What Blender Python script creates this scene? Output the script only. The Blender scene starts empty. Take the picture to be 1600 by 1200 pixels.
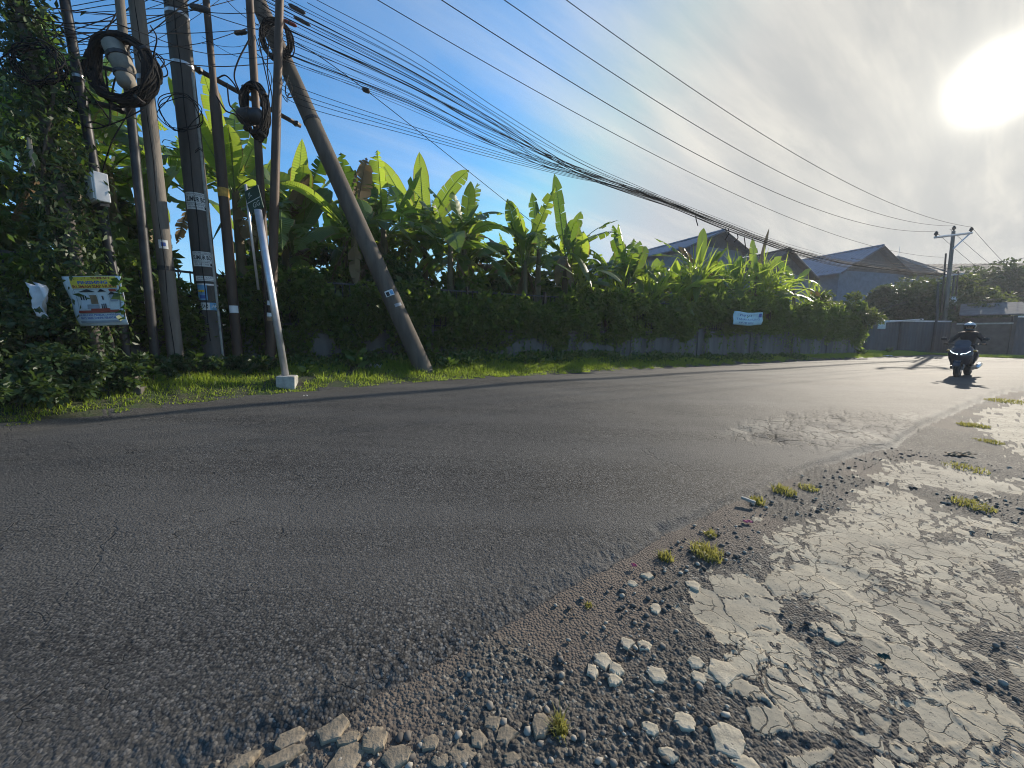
import bpy, math, random
import numpy as np
from mathutils import Vector, Matrix
random.seed(7); np.random.seed(7); rng = np.random.default_rng(7)
S = bpy.context.scene
COL = S.collection
# ------------------------------------------------------------------ camera, sky, sun
F, CAMZ = 601.0, 1.4
PITCH = math.atan(78 / F)
cp, sp = math.cos(PITCH), math.sin(PITCH)
cam_d = bpy.data.cameras.new("camera"); cam = bpy.data.objects.new("camera", cam_d); COL.objects.link(cam)
cam_d.sensor_width = 36; cam_d.lens = F / 1600 * 36; cam_d.clip_start = 0.05; cam_d.clip_end = 3000
cam.location = (0, 0, CAMZ); cam.rotation_euler = (math.pi / 2 - PITCH, 0, 0)
S.camera = cam
SUN_EL, SUN_AZ = math.radians(21.2), math.radians(49.2)      # azimuth from +Y towards +X
SUN = Vector((math.sin(SUN_AZ) * math.cos(SUN_EL), math.cos(SUN_AZ) * math.cos(SUN_EL), math.sin(SUN_EL)))
S.view_settings.view_transform = 'Standard'; S.view_settings.look = 'None'
S.view_settings.exposure = 0.6; S.view_settings.gamma = 1
sl = bpy.data.lights.new("sun", 'SUN'); sl.energy = 4.6; sl.angle = math.radians(0.53); sl.color = (1.0, .90, .75)
so = bpy.data.objects.new("sun", sl); COL.objects.link(so); so.rotation_euler = SUN.to_track_quat('Z', 'Y').to_euler(); so.location = (30, 26, 40)
S.cycles.use_denoising = True; S.cycles.denoising_prefilter = 'ACCURATE'; S.cycles.filter_width = 1.05
S.cycles.max_bounces = 8; S.cycles.volume_bounces = 0
S.cycles.volume_step_rate = 4

W = bpy.data.worlds.new("World"); S.world = W; W.use_nodes = True

class NT:
    """small node-tree writer"""
    def __init__(s, tree): s.t = tree; s.t.nodes.clear()
    def n(s, kind, ins=None, **props):
        nd = s.t.nodes.new(kind)
        for k, v in props.items(): setattr(nd, k, v)
        for k, v in (ins or {}).items():
            if hasattr(v, 'is_output'): s.t.links.new(v, nd.inputs[k])
            else: nd.inputs[k].default_value = v
        return nd
    def math(s, op, a, b=0.0, c=0.0, clamp=False):
        nd = s.n('ShaderNodeMath', {0: a, 1: b, 2: c}, operation=op); nd.use_clamp = clamp; return nd.outputs[0]
    def vm(s, op, a, b=(0, 0, 0)):
        nd = s.n('ShaderNodeVectorMath', {0: a, 1: b}, operation=op)
        return nd.outputs['Value'] if op in ('DOT_PRODUCT', 'LENGTH', 'DISTANCE') else nd.outputs[0]
    def mix(s, f, a, b, blend='MIX'):
        nd = s.t.nodes.new('ShaderNodeMix'); nd.data_type = 'RGBA'; nd.blend_type = blend
        for i, v in ((0, f), (6, a), (7, b)):
            if hasattr(v, 'is_output'): s.t.links.new(v, nd.inputs[i])
            else: nd.inputs[i].default_value = (*v, 1) if i and len(v) == 3 else v
        return nd.outputs[2]
    def ramp(s, f, stops, interp='LINEAR'):
        nd = s.n('ShaderNodeValToRGB', {0: f}); cr = nd.color_ramp; cr.interpolation = interp
        while len(cr.elements) < len(stops): cr.elements.new(.5)
        for e, (p, c) in zip(cr.elements, stops):
            e.position = p; e.color = (c, c, c, 1) if isinstance(c, (int, float)) else (*c, 1)
        return nd.outputs[0]
    def noise(s, vec, scale, detail=4, rough=.55, dist=0):
        return s.n('ShaderNodeTexNoise', {'Vector': vec, 'Scale': scale, 'Detail': detail, 'Roughness': rough, 'Distortion': dist}).outputs[0]
    def sstep(s, x, a, b):
        nd = s.n('ShaderNodeMapRange', {0: x, 1: a, 2: b, 3: 0., 4: 1.}); nd.interpolation_type = 'SMOOTHSTEP'; return nd.outputs[0]

w = NT(W.node_tree)
sky = w.n('ShaderNodeTexSky', sky_type='NISHITA'); sky.sun_disc = False; sky.sun_elevation = SUN_EL; sky.sun_rotation = SUN_AZ
sky.air_density = 1.0; sky.dust_density = 1.2; sky.ozone_density = 2.2; sky.altitude = 50
tc = w.n('ShaderNodeTexCoord').outputs['Generated']
dirn = w.vm('NORMALIZE', tc)
sx = w.n('ShaderNodeSeparateXYZ', {0: dirn})
up = w.math('MAXIMUM', sx.outputs[2], 0.0)
den = w.math('ADD', up, 0.12)
px_ = w.math('DIVIDE', sx.outputs[0], den); py_ = w.math('DIVIDE', sx.outputs[1], den)
# streaks of high cloud run roughly along the line towards the sun's side of the sky
ca, sa = math.cos(math.radians(38)), math.sin(math.radians(38))
al = w.math('ADD', w.math('MULTIPLY', px_, ca), w.math('MULTIPLY', py_, sa))
ac = w.math('SUBTRACT', w.math('MULTIPLY', py_, ca), w.math('MULTIPLY', px_, sa))
cv = w.n('ShaderNodeCombineXYZ', {0: w.math('MULTIPLY', al, .30), 1: w.math('MULTIPLY', ac, 1.6), 2: 3.7}).outputs[0]
c1 = w.noise(cv, 1.1, 7, .58, .5)
c2 = w.noise(cv, 3.2, 6, .6, .3)
d = w.math('MAXIMUM', w.vm('DOT_PRODUCT', dirn, tuple(SUN)), 0.0)
near = w.math('POWER', d, 3.2)
cloudf = w.math('ADD', w.math('MULTIPLY', w.sstep(c1, .44, .72), .7), w.math('MULTIPLY', w.sstep(c2, .45, .72), .35))
cloudf = w.math('MULTIPLY', cloudf, w.math('ADD', w.math('MULTIPLY', near, .9), .10), 0, True)
tint = w.mix(1.0, sky.outputs[0], (.80, 1.55, 2.0), 'MULTIPLY')
SKYS = 0.085
base = w.mix(1.0, tint, (SKYS, SKYS, SKYS), 'MULTIPLY')
base = w.mix(1.0, base, (.40, .52, .70), 'DARKEN')
hz = w.math('POWER', w.math('SUBTRACT', 1.0, up), 9.0)
base = w.mix(w.math('MULTIPLY', hz, .45), base, (.55, .66, .74))
veil = w.mix(w.math('MULTIPLY', w.sstep(d, .66, .985), .88), base, (.385, .375, .345))
cl = w.mix(cloudf, veil, (.68, .65, .58))
g1 = w.math('MULTIPLY', w.math('POWER', d, 60), .08)
g2 = w.math('MULTIPLY', w.math('POWER', d, 1800), 3.0)
g3 = w.math('MULTIPLY', w.math('POWER', d, 300), .14)
glow = w.math('ADD', w.math('ADD', g1, g2), g3)
gcol = w.mix(1.0, (1.0, .93, .76), w.n('ShaderNodeCombineXYZ', {0: glow, 1: glow, 2: glow}).outputs[0], 'MULTIPLY')
fin = w.mix(1.0, cl, gcol, 'ADD')
bg = w.n('ShaderNodeBackground', {'Color': fin, 'Strength': 0.95})
w.n('ShaderNodeOutputWorld', {'Surface': bg.outputs[0]})

# ------------------------------------------------------------------ geometry helpers
def tag(o, label=None, cat=None, group=None, kind=None):
    for k, v in (('label', label), ('category', cat), ('group', group), ('kind', kind)):
        if v: o[k] = v
    return o
def empty(name, loc=(0, 0, 0), rz=0.0, **kw):
    o = bpy.data.objects.new(name, None); COL.objects.link(o); o.location = loc; o.rotation_euler = (0, 0, rz); o.empty_display_size = .2
    return tag(o, **kw)
def link_mesh(name, me, mats, parent=None, **kw):
    for m in (mats if isinstance(mats, (list, tuple)) else [mats]): me.materials.append(m)
    o = bpy.data.objects.new(name, me); COL.objects.link(o)
    if parent is not None: o.parent = parent
    return tag(o, **kw)
class MB:
    def __init__(s): s.v = []; s.f = []; s.m = []
    def add(s, v, f, m=0):
        k = len(s.v); s.v += [tuple(p) for p in v]; s.f += [tuple(i + k for i in q) for q in f]; s.m += [m] * len(f); return s
    def box(s, c, size, rot=None, m=0):
        a, b, h = [x / 2 for x in size]
        P = [Vector((i * a, j * b, k * h)) for k in (-1, 1) for j in (-1, 1) for i in (-1, 1)]
        if rot is not None: P = [rot @ p for p in P]
        c = Vector(c)
        return s.add([p + c for p in P], [(0, 2, 3, 1), (4, 5, 7, 6), (0, 1, 5, 4), (2, 6, 7, 3), (0, 4, 6, 2), (1, 3, 7, 5)], m)
    def tube(s, pts, r, n=8, m=0, caps=True, closed=False):
        pts = [Vector(p) for p in pts]; K = len(pts)
        R = r if hasattr(r, '__len__') else [r] * K
        V = []; prev = None
        for i in range(K):
            if closed: t = pts[(i + 1) % K] - pts[i - 1]
            else: t = pts[min(i + 1, K - 1)] - pts[max(i - 1, 0)]
            if t.length < 1e-9: t = Vector((0, 0, 1))
            t.normalize()
            if prev is None:
                a = Vector((0, 0, 1)) if abs(t.z) < .9 else Vector((1, 0, 0)); e = t.cross(a).normalized()
            else:
                e = prev - t * prev.dot(t)
                e = e.normalized() if e.length > 1e-6 else t.orthogonal().normalized()
            prev = e; b = t.cross(e)
            V += [pts[i] + (e * math.cos(2 * math.pi * j / n) + b * math.sin(2 * math.pi * j / n)) * R[i] for j in range(n)]
        Q = []
        for i in range(K if closed else K - 1):
            a0, b0 = i * n, ((i + 1) % K) * n
            Q += [(a0 + j, a0 + (j + 1) % n, b0 + (j + 1) % n, b0 + j) for j in range(n)]
        if caps and not closed: Q += [tuple(range(n))[::-1], tuple(range((K - 1) * n, K * n))]
        return s.add(V, Q, m)
    def lathe(s, prof, c=(0, 0, 0), n=20, m=0, rot=None):
        V = []; c = Vector(c)
        for (r, z) in prof:
            for j in range(n):
                p = Vector((r * math.cos(2 * math.pi * j / n), r * math.sin(2 * math.pi * j / n), z))
                V.append((rot @ p if rot is not None else p) + c)
        K = len(prof); Q = [(i * n + j, i * n + (j + 1) % n, (i + 1) * n + (j + 1) % n, (i + 1) * n + j) for i in range(K - 1) for j in range(n)]
        Q += [tuple(range(n))[::-1], tuple(range((K - 1) * n, K * n))]
        return s.add(V, Q, m)
    def loft(s, secs, m=0, caps=True):
        n = len(secs[0]); V = [p for q in secs for p in q]; K = len(secs)
        Q = [(i * n + j, i * n + (j + 1) % n, (i + 1) * n + (j + 1) % n, (i + 1) * n + j) for i in range(K - 1) for j in range(n)]
        if caps: Q += [tuple(range(n))[::-1], tuple(range((K - 1) * n, K * n))]
        return s.add(V, Q, m)
    def build(s, name, mats, parent=None, smooth=False, bevel=0, sub=0, **kw):
        me = bpy.data.meshes.new(name); me.from_pydata(s.v, [], s.f)
        me.polygons.foreach_set('material_index', s.m)
        if smooth: me.polygons.foreach_set('use_smooth', [True] * len(s.f))
        me.update()
        o = link_mesh(name, me, mats, parent, **kw)
        if bevel:
            b = o.modifiers.new('bevel', 'BEVEL'); b.width = bevel; b.segments = 2; b.limit_method = 'ANGLE'
        if sub:
            q = o.modifiers.new('sub', 'SUBSURF'); q.levels = q.render_levels = sub
        return o
def fast_mesh(name, V, Q, mats, parent=None, smooth=False, **kw):
    """V (N,3) array, Q (M,k) index array -> one mesh"""
    me = bpy.data.meshes.new(name); V = np.asarray(V, np.float32); Q = np.asarray(Q, np.int32); k = Q.shape[1]
    me.vertices.add(len(V)); me.vertices.foreach_set('co', V.ravel())
    me.loops.add(Q.size); me.loops.foreach_set('vertex_index', Q.ravel())
    me.polygons.add(len(Q)); me.polygons.foreach_set('loop_start', np.arange(0, Q.size, k, dtype=np.int32))
    me.polygons.foreach_set('loop_total', np.full(len(Q), k, np.int32))
    if smooth: me.polygons.foreach_set('use_smooth', np.ones(len(Q), bool))
    me.update(calc_edges=True); me.validate()
    return link_mesh(name, me, mats, parent, **kw)
def ray(px, py):
    u, v = px - 800.0, 600.0 - py
    return Vector((u, F * cp + v * sp, -F * sp + v * cp))
CAM = Vector((0, 0, CAMZ))
def at(px, py, Y):
    d = ray(px, py); return CAM + d * (Y / d.y)
def onplane(px, py, A, B):
    """where the sight line meets the vertical plane through the plan points A and B"""
    d = ray(px, py); nx, ny = -(B[1] - A[1]), B[0] - A[0]
    return CAM + d * ((nx * A[0] + ny * A[1]) / (nx * d.x + ny * d.y))
def smooth01(t): t = np.clip(t, 0, 1); return t * t * (3 - 2 * t)
def sn(x, y): return .866 * x + .5 * y, -.5 * x + .866 * y
def xy(s, n): return .866 * s - .5 * n, .5 * s + .866 * n
def nedge(s): return np.interp(s, [-8, -2.6, -1.2, 2, 5.6, 13, 20, 40], [4.6, 6.2, 7.2, 8.1, 8.2, 8.4, 8.6, 8.6])
def G(x, y):
    x = np.asarray(x, float); y = np.asarray(y, float); s, n = sn(x, y)
    A = np.interp(s, [-20, 4, 14, 28], [.4, .4, .22, .05])
    bank = np.interp(s, [-10, 6, 16, 30], [.28, .26, .12, .08])
    return A * smooth01((n - 2) / 6.5) + bank * smooth01((n - nedge(s)) / 1.3)
def gz(x, y): return float(G(x, y))
def gp(px, py):
    d = ray(px, py); t = 0.0; lo = 0
    dt = .25 / d.length
    for i in range(1200):
        t += dt * (1 + i * .01); p = CAM + d * t
        if p.z < gz(p.x, p.y): break
        lo = t
    for _ in range(24):
        m = (lo + t) / 2; p = CAM + d * m
        if p.z < gz(p.x, p.y): t = m
        else: lo = m
    p = CAM + d * t; return Vector((p.x, p.y, gz(p.x, p.y)))
def spline(P, k=10):
    P = [Vector(p) for p in P]; P = [P[0] * 2 - P[1]] + P + [P[-1] * 2 - P[-2]]; out = []
    for i in range(1, len(P) - 2):
        a, b, c, e = P[i - 1:i + 3]
        for j in range(k):
            t = j / k
            out.append(.5 * ((2 * b) + (c - a) * t + (2 * a - 5 * b + 4 * c - e) * t * t + (3 * b - a - 3 * c + e) * t ** 3))
    return out + [P[-2]]
# numpy noise
def hsh(i, j, k=0):
    h = (i.astype(np.int64) * 374761393 + j.astype(np.int64) * 668265263 + k * 1274126177) & 0x7fffffff
    h = ((h ^ (h >> 13)) * 1274126177) & 0x7fffffff
    return ((h ^ (h >> 16)) & 0xffff) / 65535.0
def vnoise(x, y, k=0):
    i, j = np.floor(x), np.floor(y); fx, fy = x - i, y - j; fx = fx * fx * (3 - 2 * fx); fy = fy * fy * (3 - 2 * fy)
    a = hsh(i, j, k) * (1 - fx) + hsh(i + 1, j, k) * fx; b = hsh(i, j + 1, k) * (1 - fx) + hsh(i + 1, j + 1, k) * fx
    return a * (1 - fy) + b * fy
def fbm(x, y, o=4, k=0):
    r = 0; a = .5; t = 0
    for q in range(o):
        r = r + a * vnoise(x * 2 ** q + 17 * q, y * 2 ** q - 9 * q, k + q); t += a; a *= .5
    return r / t
def voro(x, y, k=0, jit=.95):
    i, j = np.floor(x), np.floor(y); f1 = np.full(x.shape, 9.); f2 = np.full(x.shape, 9.); cx = np.zeros(x.shape); cy = np.zeros(x.shape)
    for a in (-1, 0, 1):
        for b in (-1, 0, 1):
            qx = i + a + .5 + jit * (hsh(i + a, j + b, k) - .5); qy = j + b + .5 + jit * (hsh(i + a, j + b, k + 50) - .5)
            dd = np.hypot(qx - x, qy - y); m = dd < f1
            f2 = np.where(m, f1, np.minimum(f2, dd)); cx = np.where(m, qx, cx); cy = np.where(m, qy, cy); f1 = np.where(m, dd, f1)
    return f1, f2, cx, cy
def seg_dist(x, y, P):
    best = np.full(x.shape, 1e9)
    for (ax, ay), (bx, by) in zip(P[:-1], P[1:]):
        dx, dy = bx - ax, by - ay; t = np.clip(((x - ax) * dx + (y - ay) * dy) / (dx * dx + dy * dy + 1e-12), 0, 1)
        best = np.minimum(best, np.hypot(x - ax - t * dx, y - ay - t * dy))
    return best
def inpoly(x, y, P):
    c = np.zeros(x.shape, bool); n = len(P)
    for i in range(n):
        (ax, ay), (bx, by) = P[i], P[(i + 1) % n]
        if ay == by: continue
        c ^= ((ay > y) != (by > y)) & (x < (bx - ax) * (y - ay) / (by - ay) + ax)
    return c
def sdf(x, y, P):
    dd = seg_dist(x, y, P + [P[0]]); return np.where(inpoly(x, y, P), dd, -dd)
def plan(pts): return [(q.x, q.y) for q in (gp(*p) for p in pts)]

# ------------------------------------------------------------------ materials
def mat(name): m = bpy.data.materials.new(name); m.use_nodes = True; return m, NT(m.node_tree)
def out(t, sh): t.n('ShaderNodeOutputMaterial', {'Surface': sh})
def simple(name, col, rough=.7, var=.25, scale=6, metal=0, bump=.0, col2=None, spec=.4, bscale=None, streak=False):
    """paint, metal or concrete with a mottled colour and a little relief"""
    m, t = mat(name); pos = t.n('ShaderNodeTexCoord').outputs['Object']
    if streak: pos = t.vm('MULTIPLY', pos, (1, 1, .18))
    n1 = t.noise(pos, scale, 6, .6); f = t.ramp(n1, [(.3, 0), (.7, 1)])
    c = t.mix(f, [x * (1 - var) for x in col], col2 or [min(1, x * (1 + var)) for x in col])
    ins = {'Base Color': c, 'Roughness': rough, 'Metallic': metal, 'Specular IOR Level': spec}
    if bump: ins['Normal'] = t.n('ShaderNodeBump', {'Height': t.noise(pos, bscale or scale * 6, 5), 'Strength': bump, 'Distance': .02}).outputs[0]
    out(t, t.n('ShaderNodeBsdfPrincipled', ins).outputs[0]); return m
def leafmat(name, lo, hi, trans, tcol, rough=.45, island=True, scale=3.0):
    m, t = mat(name); geo = t.n('ShaderNodeNewGeometry')
    r = geo.outputs['Random Per Island'] if island else t.n('ShaderNodeObjectInfo').outputs['Random']
    nz = t.noise(t.n('ShaderNodeTexCoord').outputs['Object'], scale, 4)
    f = t.math('ADD', t.math('MULTIPLY', r, .6), t.math('MULTIPLY', nz, .4))
    c = t.mix(f, lo, hi); tc_ = t.mix(f, [x * .75 for x in tcol], tcol)
    p = t.n('ShaderNodeBsdfPrincipled', {'Base Color': c, 'Roughness': rough, 'Specular IOR Level': .35}).outputs[0]
    tr = t.n('ShaderNodeBsdfTranslucent', {'Color': tc_}).outputs[0]
    out(t, t.n('ShaderNodeMixShader', {0: trans, 1: p, 2: tr}).outputs[0]); return m

M = {}
M['creeper'] = leafmat('creeper leaf', (.02, .05, .014), (.075, .13, .03), .45, (.30, .42, .05))
M['vine'] = leafmat('shade darkened vine leaf', (.015, .036, .015), (.045, .085, .026), .3, (.11, .18, .03))  # darker than the creeper: shade of the dense foliage put into the leaf colour
M['weed'] = leafmat('weed leaf', (.02, .05, .012), (.06, .12, .025), .35, (.14, .24, .03))
M['grass'] = leafmat('grass blade', (.075, .13, .018), (.15, .22, .035), .52, (.48, .62, .07))
M['drygrass'] = leafmat('half dry grass blade', (.11, .14, .03), (.26, .22, .08), .5, (.42, .40, .10))
M['fartree'] = leafmat('far tree leaf', (.02, .04, .015), (.06, .09, .03), .3, (.12, .17, .04))
M['bush'] = leafmat('feathery bush leaf', (.025, .05, .014), (.07, .11, .03), .4, (.17, .22, .04))
def banana_mat():
    m, t = mat('banana leaf'); pos = t.n('ShaderNodeTexCoord').outputs['UV']
    rnd = t.n('ShaderNodeObjectInfo').outputs['Random']
    sxyz = t.n('ShaderNodeSeparateXYZ', {0: pos})
    veins = t.math('SINE', t.math('MULTIPLY', sxyz.outputs[1], 260.0))
    nz = t.noise(pos, 7, 4)
    f = t.math('ADD', t.math('MULTIPLY', rnd, .7), t.math('MULTIPLY', nz, .3))
    c = t.mix(f, (.028, .075, .012), (.075, .14, .025))
    c = t.mix(t.math('MULTIPLY', t.math('ADD', veins, 1.0), .12), c, (.10, .16, .05))
    edge = t.sstep(t.math('ADD', t.math('ABSOLUTE', sxyz.outputs[0]), t.math('MULTIPLY', nz, .3)), 1.04, 1.16)
    c = t.mix(edge, c, (.20, .13, .05))
    tc_ = t.mix(f, (.13, .27, .015), (.44, .56, .06)); tc_ = t.mix(edge, tc_, (.30, .2, .06))
    bp = t.n('ShaderNodeBump', {'Height': veins, 'Strength': .25, 'Distance': .01}).outputs[0]
    p = t.n('ShaderNodeBsdfPrincipled', {'Base Color': c, 'Roughness': .38, 'Specular IOR Level': .5, 'Normal': bp}).outputs[0]
    tr = t.n('ShaderNodeBsdfTranslucent', {'Color': tc_, 'Normal': bp}).outputs[0]
    out(t, t.n('ShaderNodeMixShader', {0: t.math('ADD', .3, t.math('MULTIPLY', rnd, .3)), 1: p, 2: tr}).outputs[0]); return m
M['banana'] = banana_mat()
M['midrib'] = leafmat('banana midrib', (.14, .2, .05), (.22, .28, .08), .25, (.3, .4, .08))
M['dead'] = leafmat('dry banana leaf', (.10, .07, .035), (.24, .17, .09), .3, (.25, .17, .07))
M['stem'] = simple('banana stem', (.09, .10, .035), .6, .5, 5, bump=.3, streak=True, col2=(.17, .12, .06))
M['bark'] = simple('bark', (.07, .055, .04), .9, .4, 8, bump=.5)
M['conc_pole'] = simple('weathered concrete pole', (.15, .132, .112), .9, .45, 4, bump=.35, streak=True, bscale=60)
M['conc_dark'] = simple('dark stained concrete pole', (.075, .067, .06), .9, .5, 3.5, bump=.35, streak=True, bscale=50)
M['conc_brown'] = simple('brown weathered concrete', (.095, .078, .062), .9, .5, 4, bump=.35, streak=True, bscale=60)
M['conc_pale'] = simple('pale concrete', (.34, .33, .30), .9, .3, 9, bump=.4, bscale=70)
M['rust'] = simple('rusty steel pole', (.055, .042, .035), .6, .45, 6, bump=.2, col2=(.11, .07, .048), metal=.3, streak=True)
M['steel_dark'] = simple('dark painted steel', (.035, .035, .037), .5, .4, 6, metal=.4)
M['galv'] = simple('galvanised steel', (.55, .54, .56), .38, .15, 8, metal=.65)
M['yellow'] = simple('faded yellow paint', (.45, .26, .05), .7, .4, 14)
M['cable'] = simple('black cable sheath', (.012, .012, .013), .85, .3, 10, spec=.15)
M['cable_grey'] = simple('aged grey cable', (.05, .05, .055), .8, .3, 10, spec=.2)
M['white'] = simple('white painted box', (.62, .62, .62), .5, .12, 6)
M['greybox'] = simple('dusty grey board', (.22, .2, .17), .8, .3, 6)
M['vinyl'] = simple('white vinyl', (.66, .67, .68), .55, .06, 5)
M['paper'] = simple('weathered paper', (.58, .58, .56), .8, .12, 20)
M['ink'] = simple('black ink', (.02, .02, .025), .7, .2, 10)
M['ink_red'] = simple('red ink', (.33, .05, .03), .7, .2, 10)
M['ink_blue'] = simple('blue ink', (.05, .10, .32), .7, .2, 10)
M['ink_cyan'] = simple('pale blue print', (.14, .34, .55), .7, .2, 10)
M['ink_yellow'] = simple('yellow print', (.72, .52, .05), .7, .1, 10)
M['ink_grey'] = simple('grey print', (.30, .31, .33), .7, .15, 10)
M['sign_green'] = simple('dark green sign enamel', (.006, .045, .036), .45, .2, 10)
M['sign_line'] = simple('sign lettering', (.55, .6, .58), .5, .1, 10)
M['banner'] = simple('pale blue banner cloth', (.42, .62, .68), .7, .1, 6)
M['brown'] = simple('brown paper', (.25, .16, .09), .8, .2, 12)
M['litter_plastic'] = simple('pale plastic', (.62, .62, .64), .5, .1, 12)
M['pink'] = simple('pink petal', (.55, .12, .18), .6, .1, 12)
# ------------------------------------------------------------------ ground
near_px = [(250, 1240), (400, 1172), (520, 1120), (700, 1035), (870, 930), (960, 885), (1040, 832), (1130, 792), (1180, 768), (1240, 742), (1320, 716), (1400, 694), (1440, 668), (1500, 640), (1560, 616), (1640, 599), (1900, 588)]
far_px = [(0, 672), (150, 650), (300, 630), (450, 614), (620, 600), (850, 586), (1100, 572), (1300, 561), (1400, 556.5), (1450, 555), (1600, 561), (1900, 567)]
near_ed = plan(near_px); far_ed = plan(far_px)
def ext(p, q, L): dx, dy = p[0] - q[0], p[1] - q[1]; h = math.hypot(dx, dy); return (p[0] + dx / h * L, p[1] + dy / h * L)
near_ed = [ext(near_ed[0], near_ed[3], 60)] + near_ed + [ext(near_ed[-1], near_ed[-2], 80)]
far_ed = [ext(far_ed[0], far_ed[2], 60)] + far_ed + [ext(far_ed[-1], far_ed[-2], 80)]
road_poly = near_ed + far_ed[::-1]
ang = math.radians
th = np.concatenate([np.linspace(ang(-180), ang(-66), 40, False), np.linspace(ang(-66), ang(66), 960, False), np.linspace(ang(66), ang(180), 41)])
yy = np.concatenate([np.linspace(1500, 560, 430, False), np.linspace(560, 526, 40, False), [525, 524.3, 523.8, 523.4, 523]])
rr = np.concatenate([[.05, .3, .5, .65], CAMZ / np.tan(PITCH + np.arctan((yy - 600) / F)), [1800.]])
rr = np.unique(np.round(rr, 5)); rr = rr[rr > 0]
R_, T_ = np.meshgrid(rr, th, indexing='ij'); X = R_ * np.sin(T_); Y = R_ * np.cos(T_)
Z = G(X, Y)
wx = X + .10 * (fbm(X * 1.7, Y * 1.7, 3, 3) - .5) + .035 * (fbm(X * 9, Y * 9, 3, 5) - .5); wy = Y + .10 * (fbm(X * 1.7, Y * 1.7, 3, 13) - .5) + .035 * (fbm(X * 9, Y * 9, 3, 15) - .5)
is_road = inpoly(wx, wy, road_poly)
dn = seg_dist(wx, wy, near_ed); df = seg_dist(wx, wy, far_ed)
_s, _n = sn(X, Y)
is_verge = (~is_road) & (df < dn)
close = R_ < 30
# asphalt body: a worn edge of varying thickness, shallow undulations and the broken place by the right edge
lift = (.024 + .026 * fbm(X * .8, Y * .8, 2, 40)) * smooth01(dn / .10) * smooth01(df / .6) - .012 * smooth01(1 - dn / .5)
hump = .012 * (fbm(X * .7, Y * .7, 3, 60) - .5)
agg = .009 * smooth01(1 - dn / .7) * (fbm(X * 45, Y * 45, 2, 70) - .5) * (R_ < 2.6) * (.6 + .6 * smooth01(1 - dn / .55))
broken = plan([(1100, 685), (1180, 655), (1290, 640), (1420, 650), (1450, 668), (1390, 700), (1300, 712), (1180, 700)])
bk = smooth01(sdf(X, Y, broken) / .5 + .35)
b1, b2, bx, by = voro((X + .1 * fbm(X * 3, Y * 3, 2, 8)) * 3.2, (Y + .1 * fbm(X * 3, Y * 3, 2, 9)) * 3.2, 5)
plate = hsh(np.floor(bx * 50), np.floor(by * 50), 3)
crk = smooth01(1 - (b2 - b1) / .10)
rough = bk * (-.012 * crk - .03 * (plate > .8) * smooth01((b2 - b1) / .15) + .010 * plate)
# shoulder: gravel bed with a broken skin of old concrete
patch = [[(1075, 965), (1110, 905), (1180, 895), (1215, 870), (1200, 845), (1230, 818), (1330, 802), (1345, 772), (1375, 760), (1440, 770), (1475, 800), (1560, 815), (1640, 850), (1720, 1000), (1600, 985), (1500, 985), (1490, 1040), (1440, 1070), (1400, 1060), (1380, 1085), (1330, 1130), (1260, 1112), (1165, 1090), (1110, 1060), (1115, 1010)],
         [(1355, 748), (1385, 726), (1440, 720), (1520, 735), (1620, 758), (1620, 772), (1480, 768)],
         [(1520, 652), (1560, 630), (1640, 610), (1900, 600), (1900, 720), (1600, 722), (1568, 692), (1530, 672)],
         [(1400, 1140), (1470, 1090), (1520, 1080), (1570, 1100), (1660, 1180), (1660, 1300), (1330, 1300), (1370, 1190)],
         [(1560, 1040), (1700, 1010), (1900, 1150), (1800, 1250)],
         [(1180, 1165), (1240, 1120), (1290, 1160), (1330, 1230), (1200, 1250)]]
hole = [[(1180, 940), (1230, 943), (1290, 973), (1340, 1008), (1330, 1022), (1270, 1012), (1215, 978)], [(1376, 870), (1415, 876), (1405, 892), (1383, 888)],
        [(1490, 822), (1600, 835), (1600, 846), (1500, 838)], [(1540, 880), (1600, 885), (1600, 925), (1550, 910)], [(1400, 945), (1440, 925), (1425, 960)], [(1430, 826), (1530, 838), (1480, 845)], [(1360, 962), (1400, 958), (1390, 975)]]
near_m = (~is_road) & (~is_verge) & (R_ < 40)
fld = np.full(X.shape, -9.)
qx = X + .16 * (fbm(X * 5, Y * 5, 4, 81) - .5); qy = Y + .16 * (fbm(X * 5, Y * 5, 4, 91) - .5)
v1, v2, cx, cy = voro(qx * 4.2, qy * 4.2, 11)
w1, w2, ex, ey = voro(qx * 11, qy * 11, 12)
def field(x, y):
    f_ = np.full(x.shape, -9.)
    for P in patch: f_ = np.maximum(f_, sdf(x, y, plan(P)))
    for P in hole: f_ = np.minimum(f_, -sdf(x, y, plan(P)))
    return f_
fl_pt = field(qx, qy); fl_big = field(cx / 4.2, cy / 4.2); fl_small = field(ex / 11, ey / 11)
farn = smooth01((R_ - 4) / 12)
inside = ((fl_big * .45 + fl_pt * .55 + .16 * (fbm(qx * 6, qy * 6, 4, 33) - .52)) > .0) & (fl_pt > -.03)
chip = (fl_small + .42 * (hsh(np.floor(ex * 60), np.floor(ey * 60), 7) - .62) > 0)
gapw = .035 + .16 * smooth01(1 - fl_pt / .3)
gap_big = smooth01((v2 - v1 - .022) / .03)
gap_small = smooth01((w2 - w1 - gapw) / .07)
crackn = smooth01((fbm(X * 2.2, Y * 2.2, 3, 44) - .34) / .15)          # some cracks close up
conc = np.where(inside, np.maximum(gap_big, 1 - crackn) , 0) * np.where(inside & (fl_pt < .18), np.maximum(gap_small, smooth01((fbm(qx * 4, qy * 4, 3, 55) - .45) / .1)), 1)
conc = np.maximum(conc, np.where(chip & ~inside, gap_small, 0)) * near_m
pits = smooth01((fbm(X * 20, Y * 20, 2, 66) - .88) / .05); conc = conc * (1 - pits)
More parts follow.
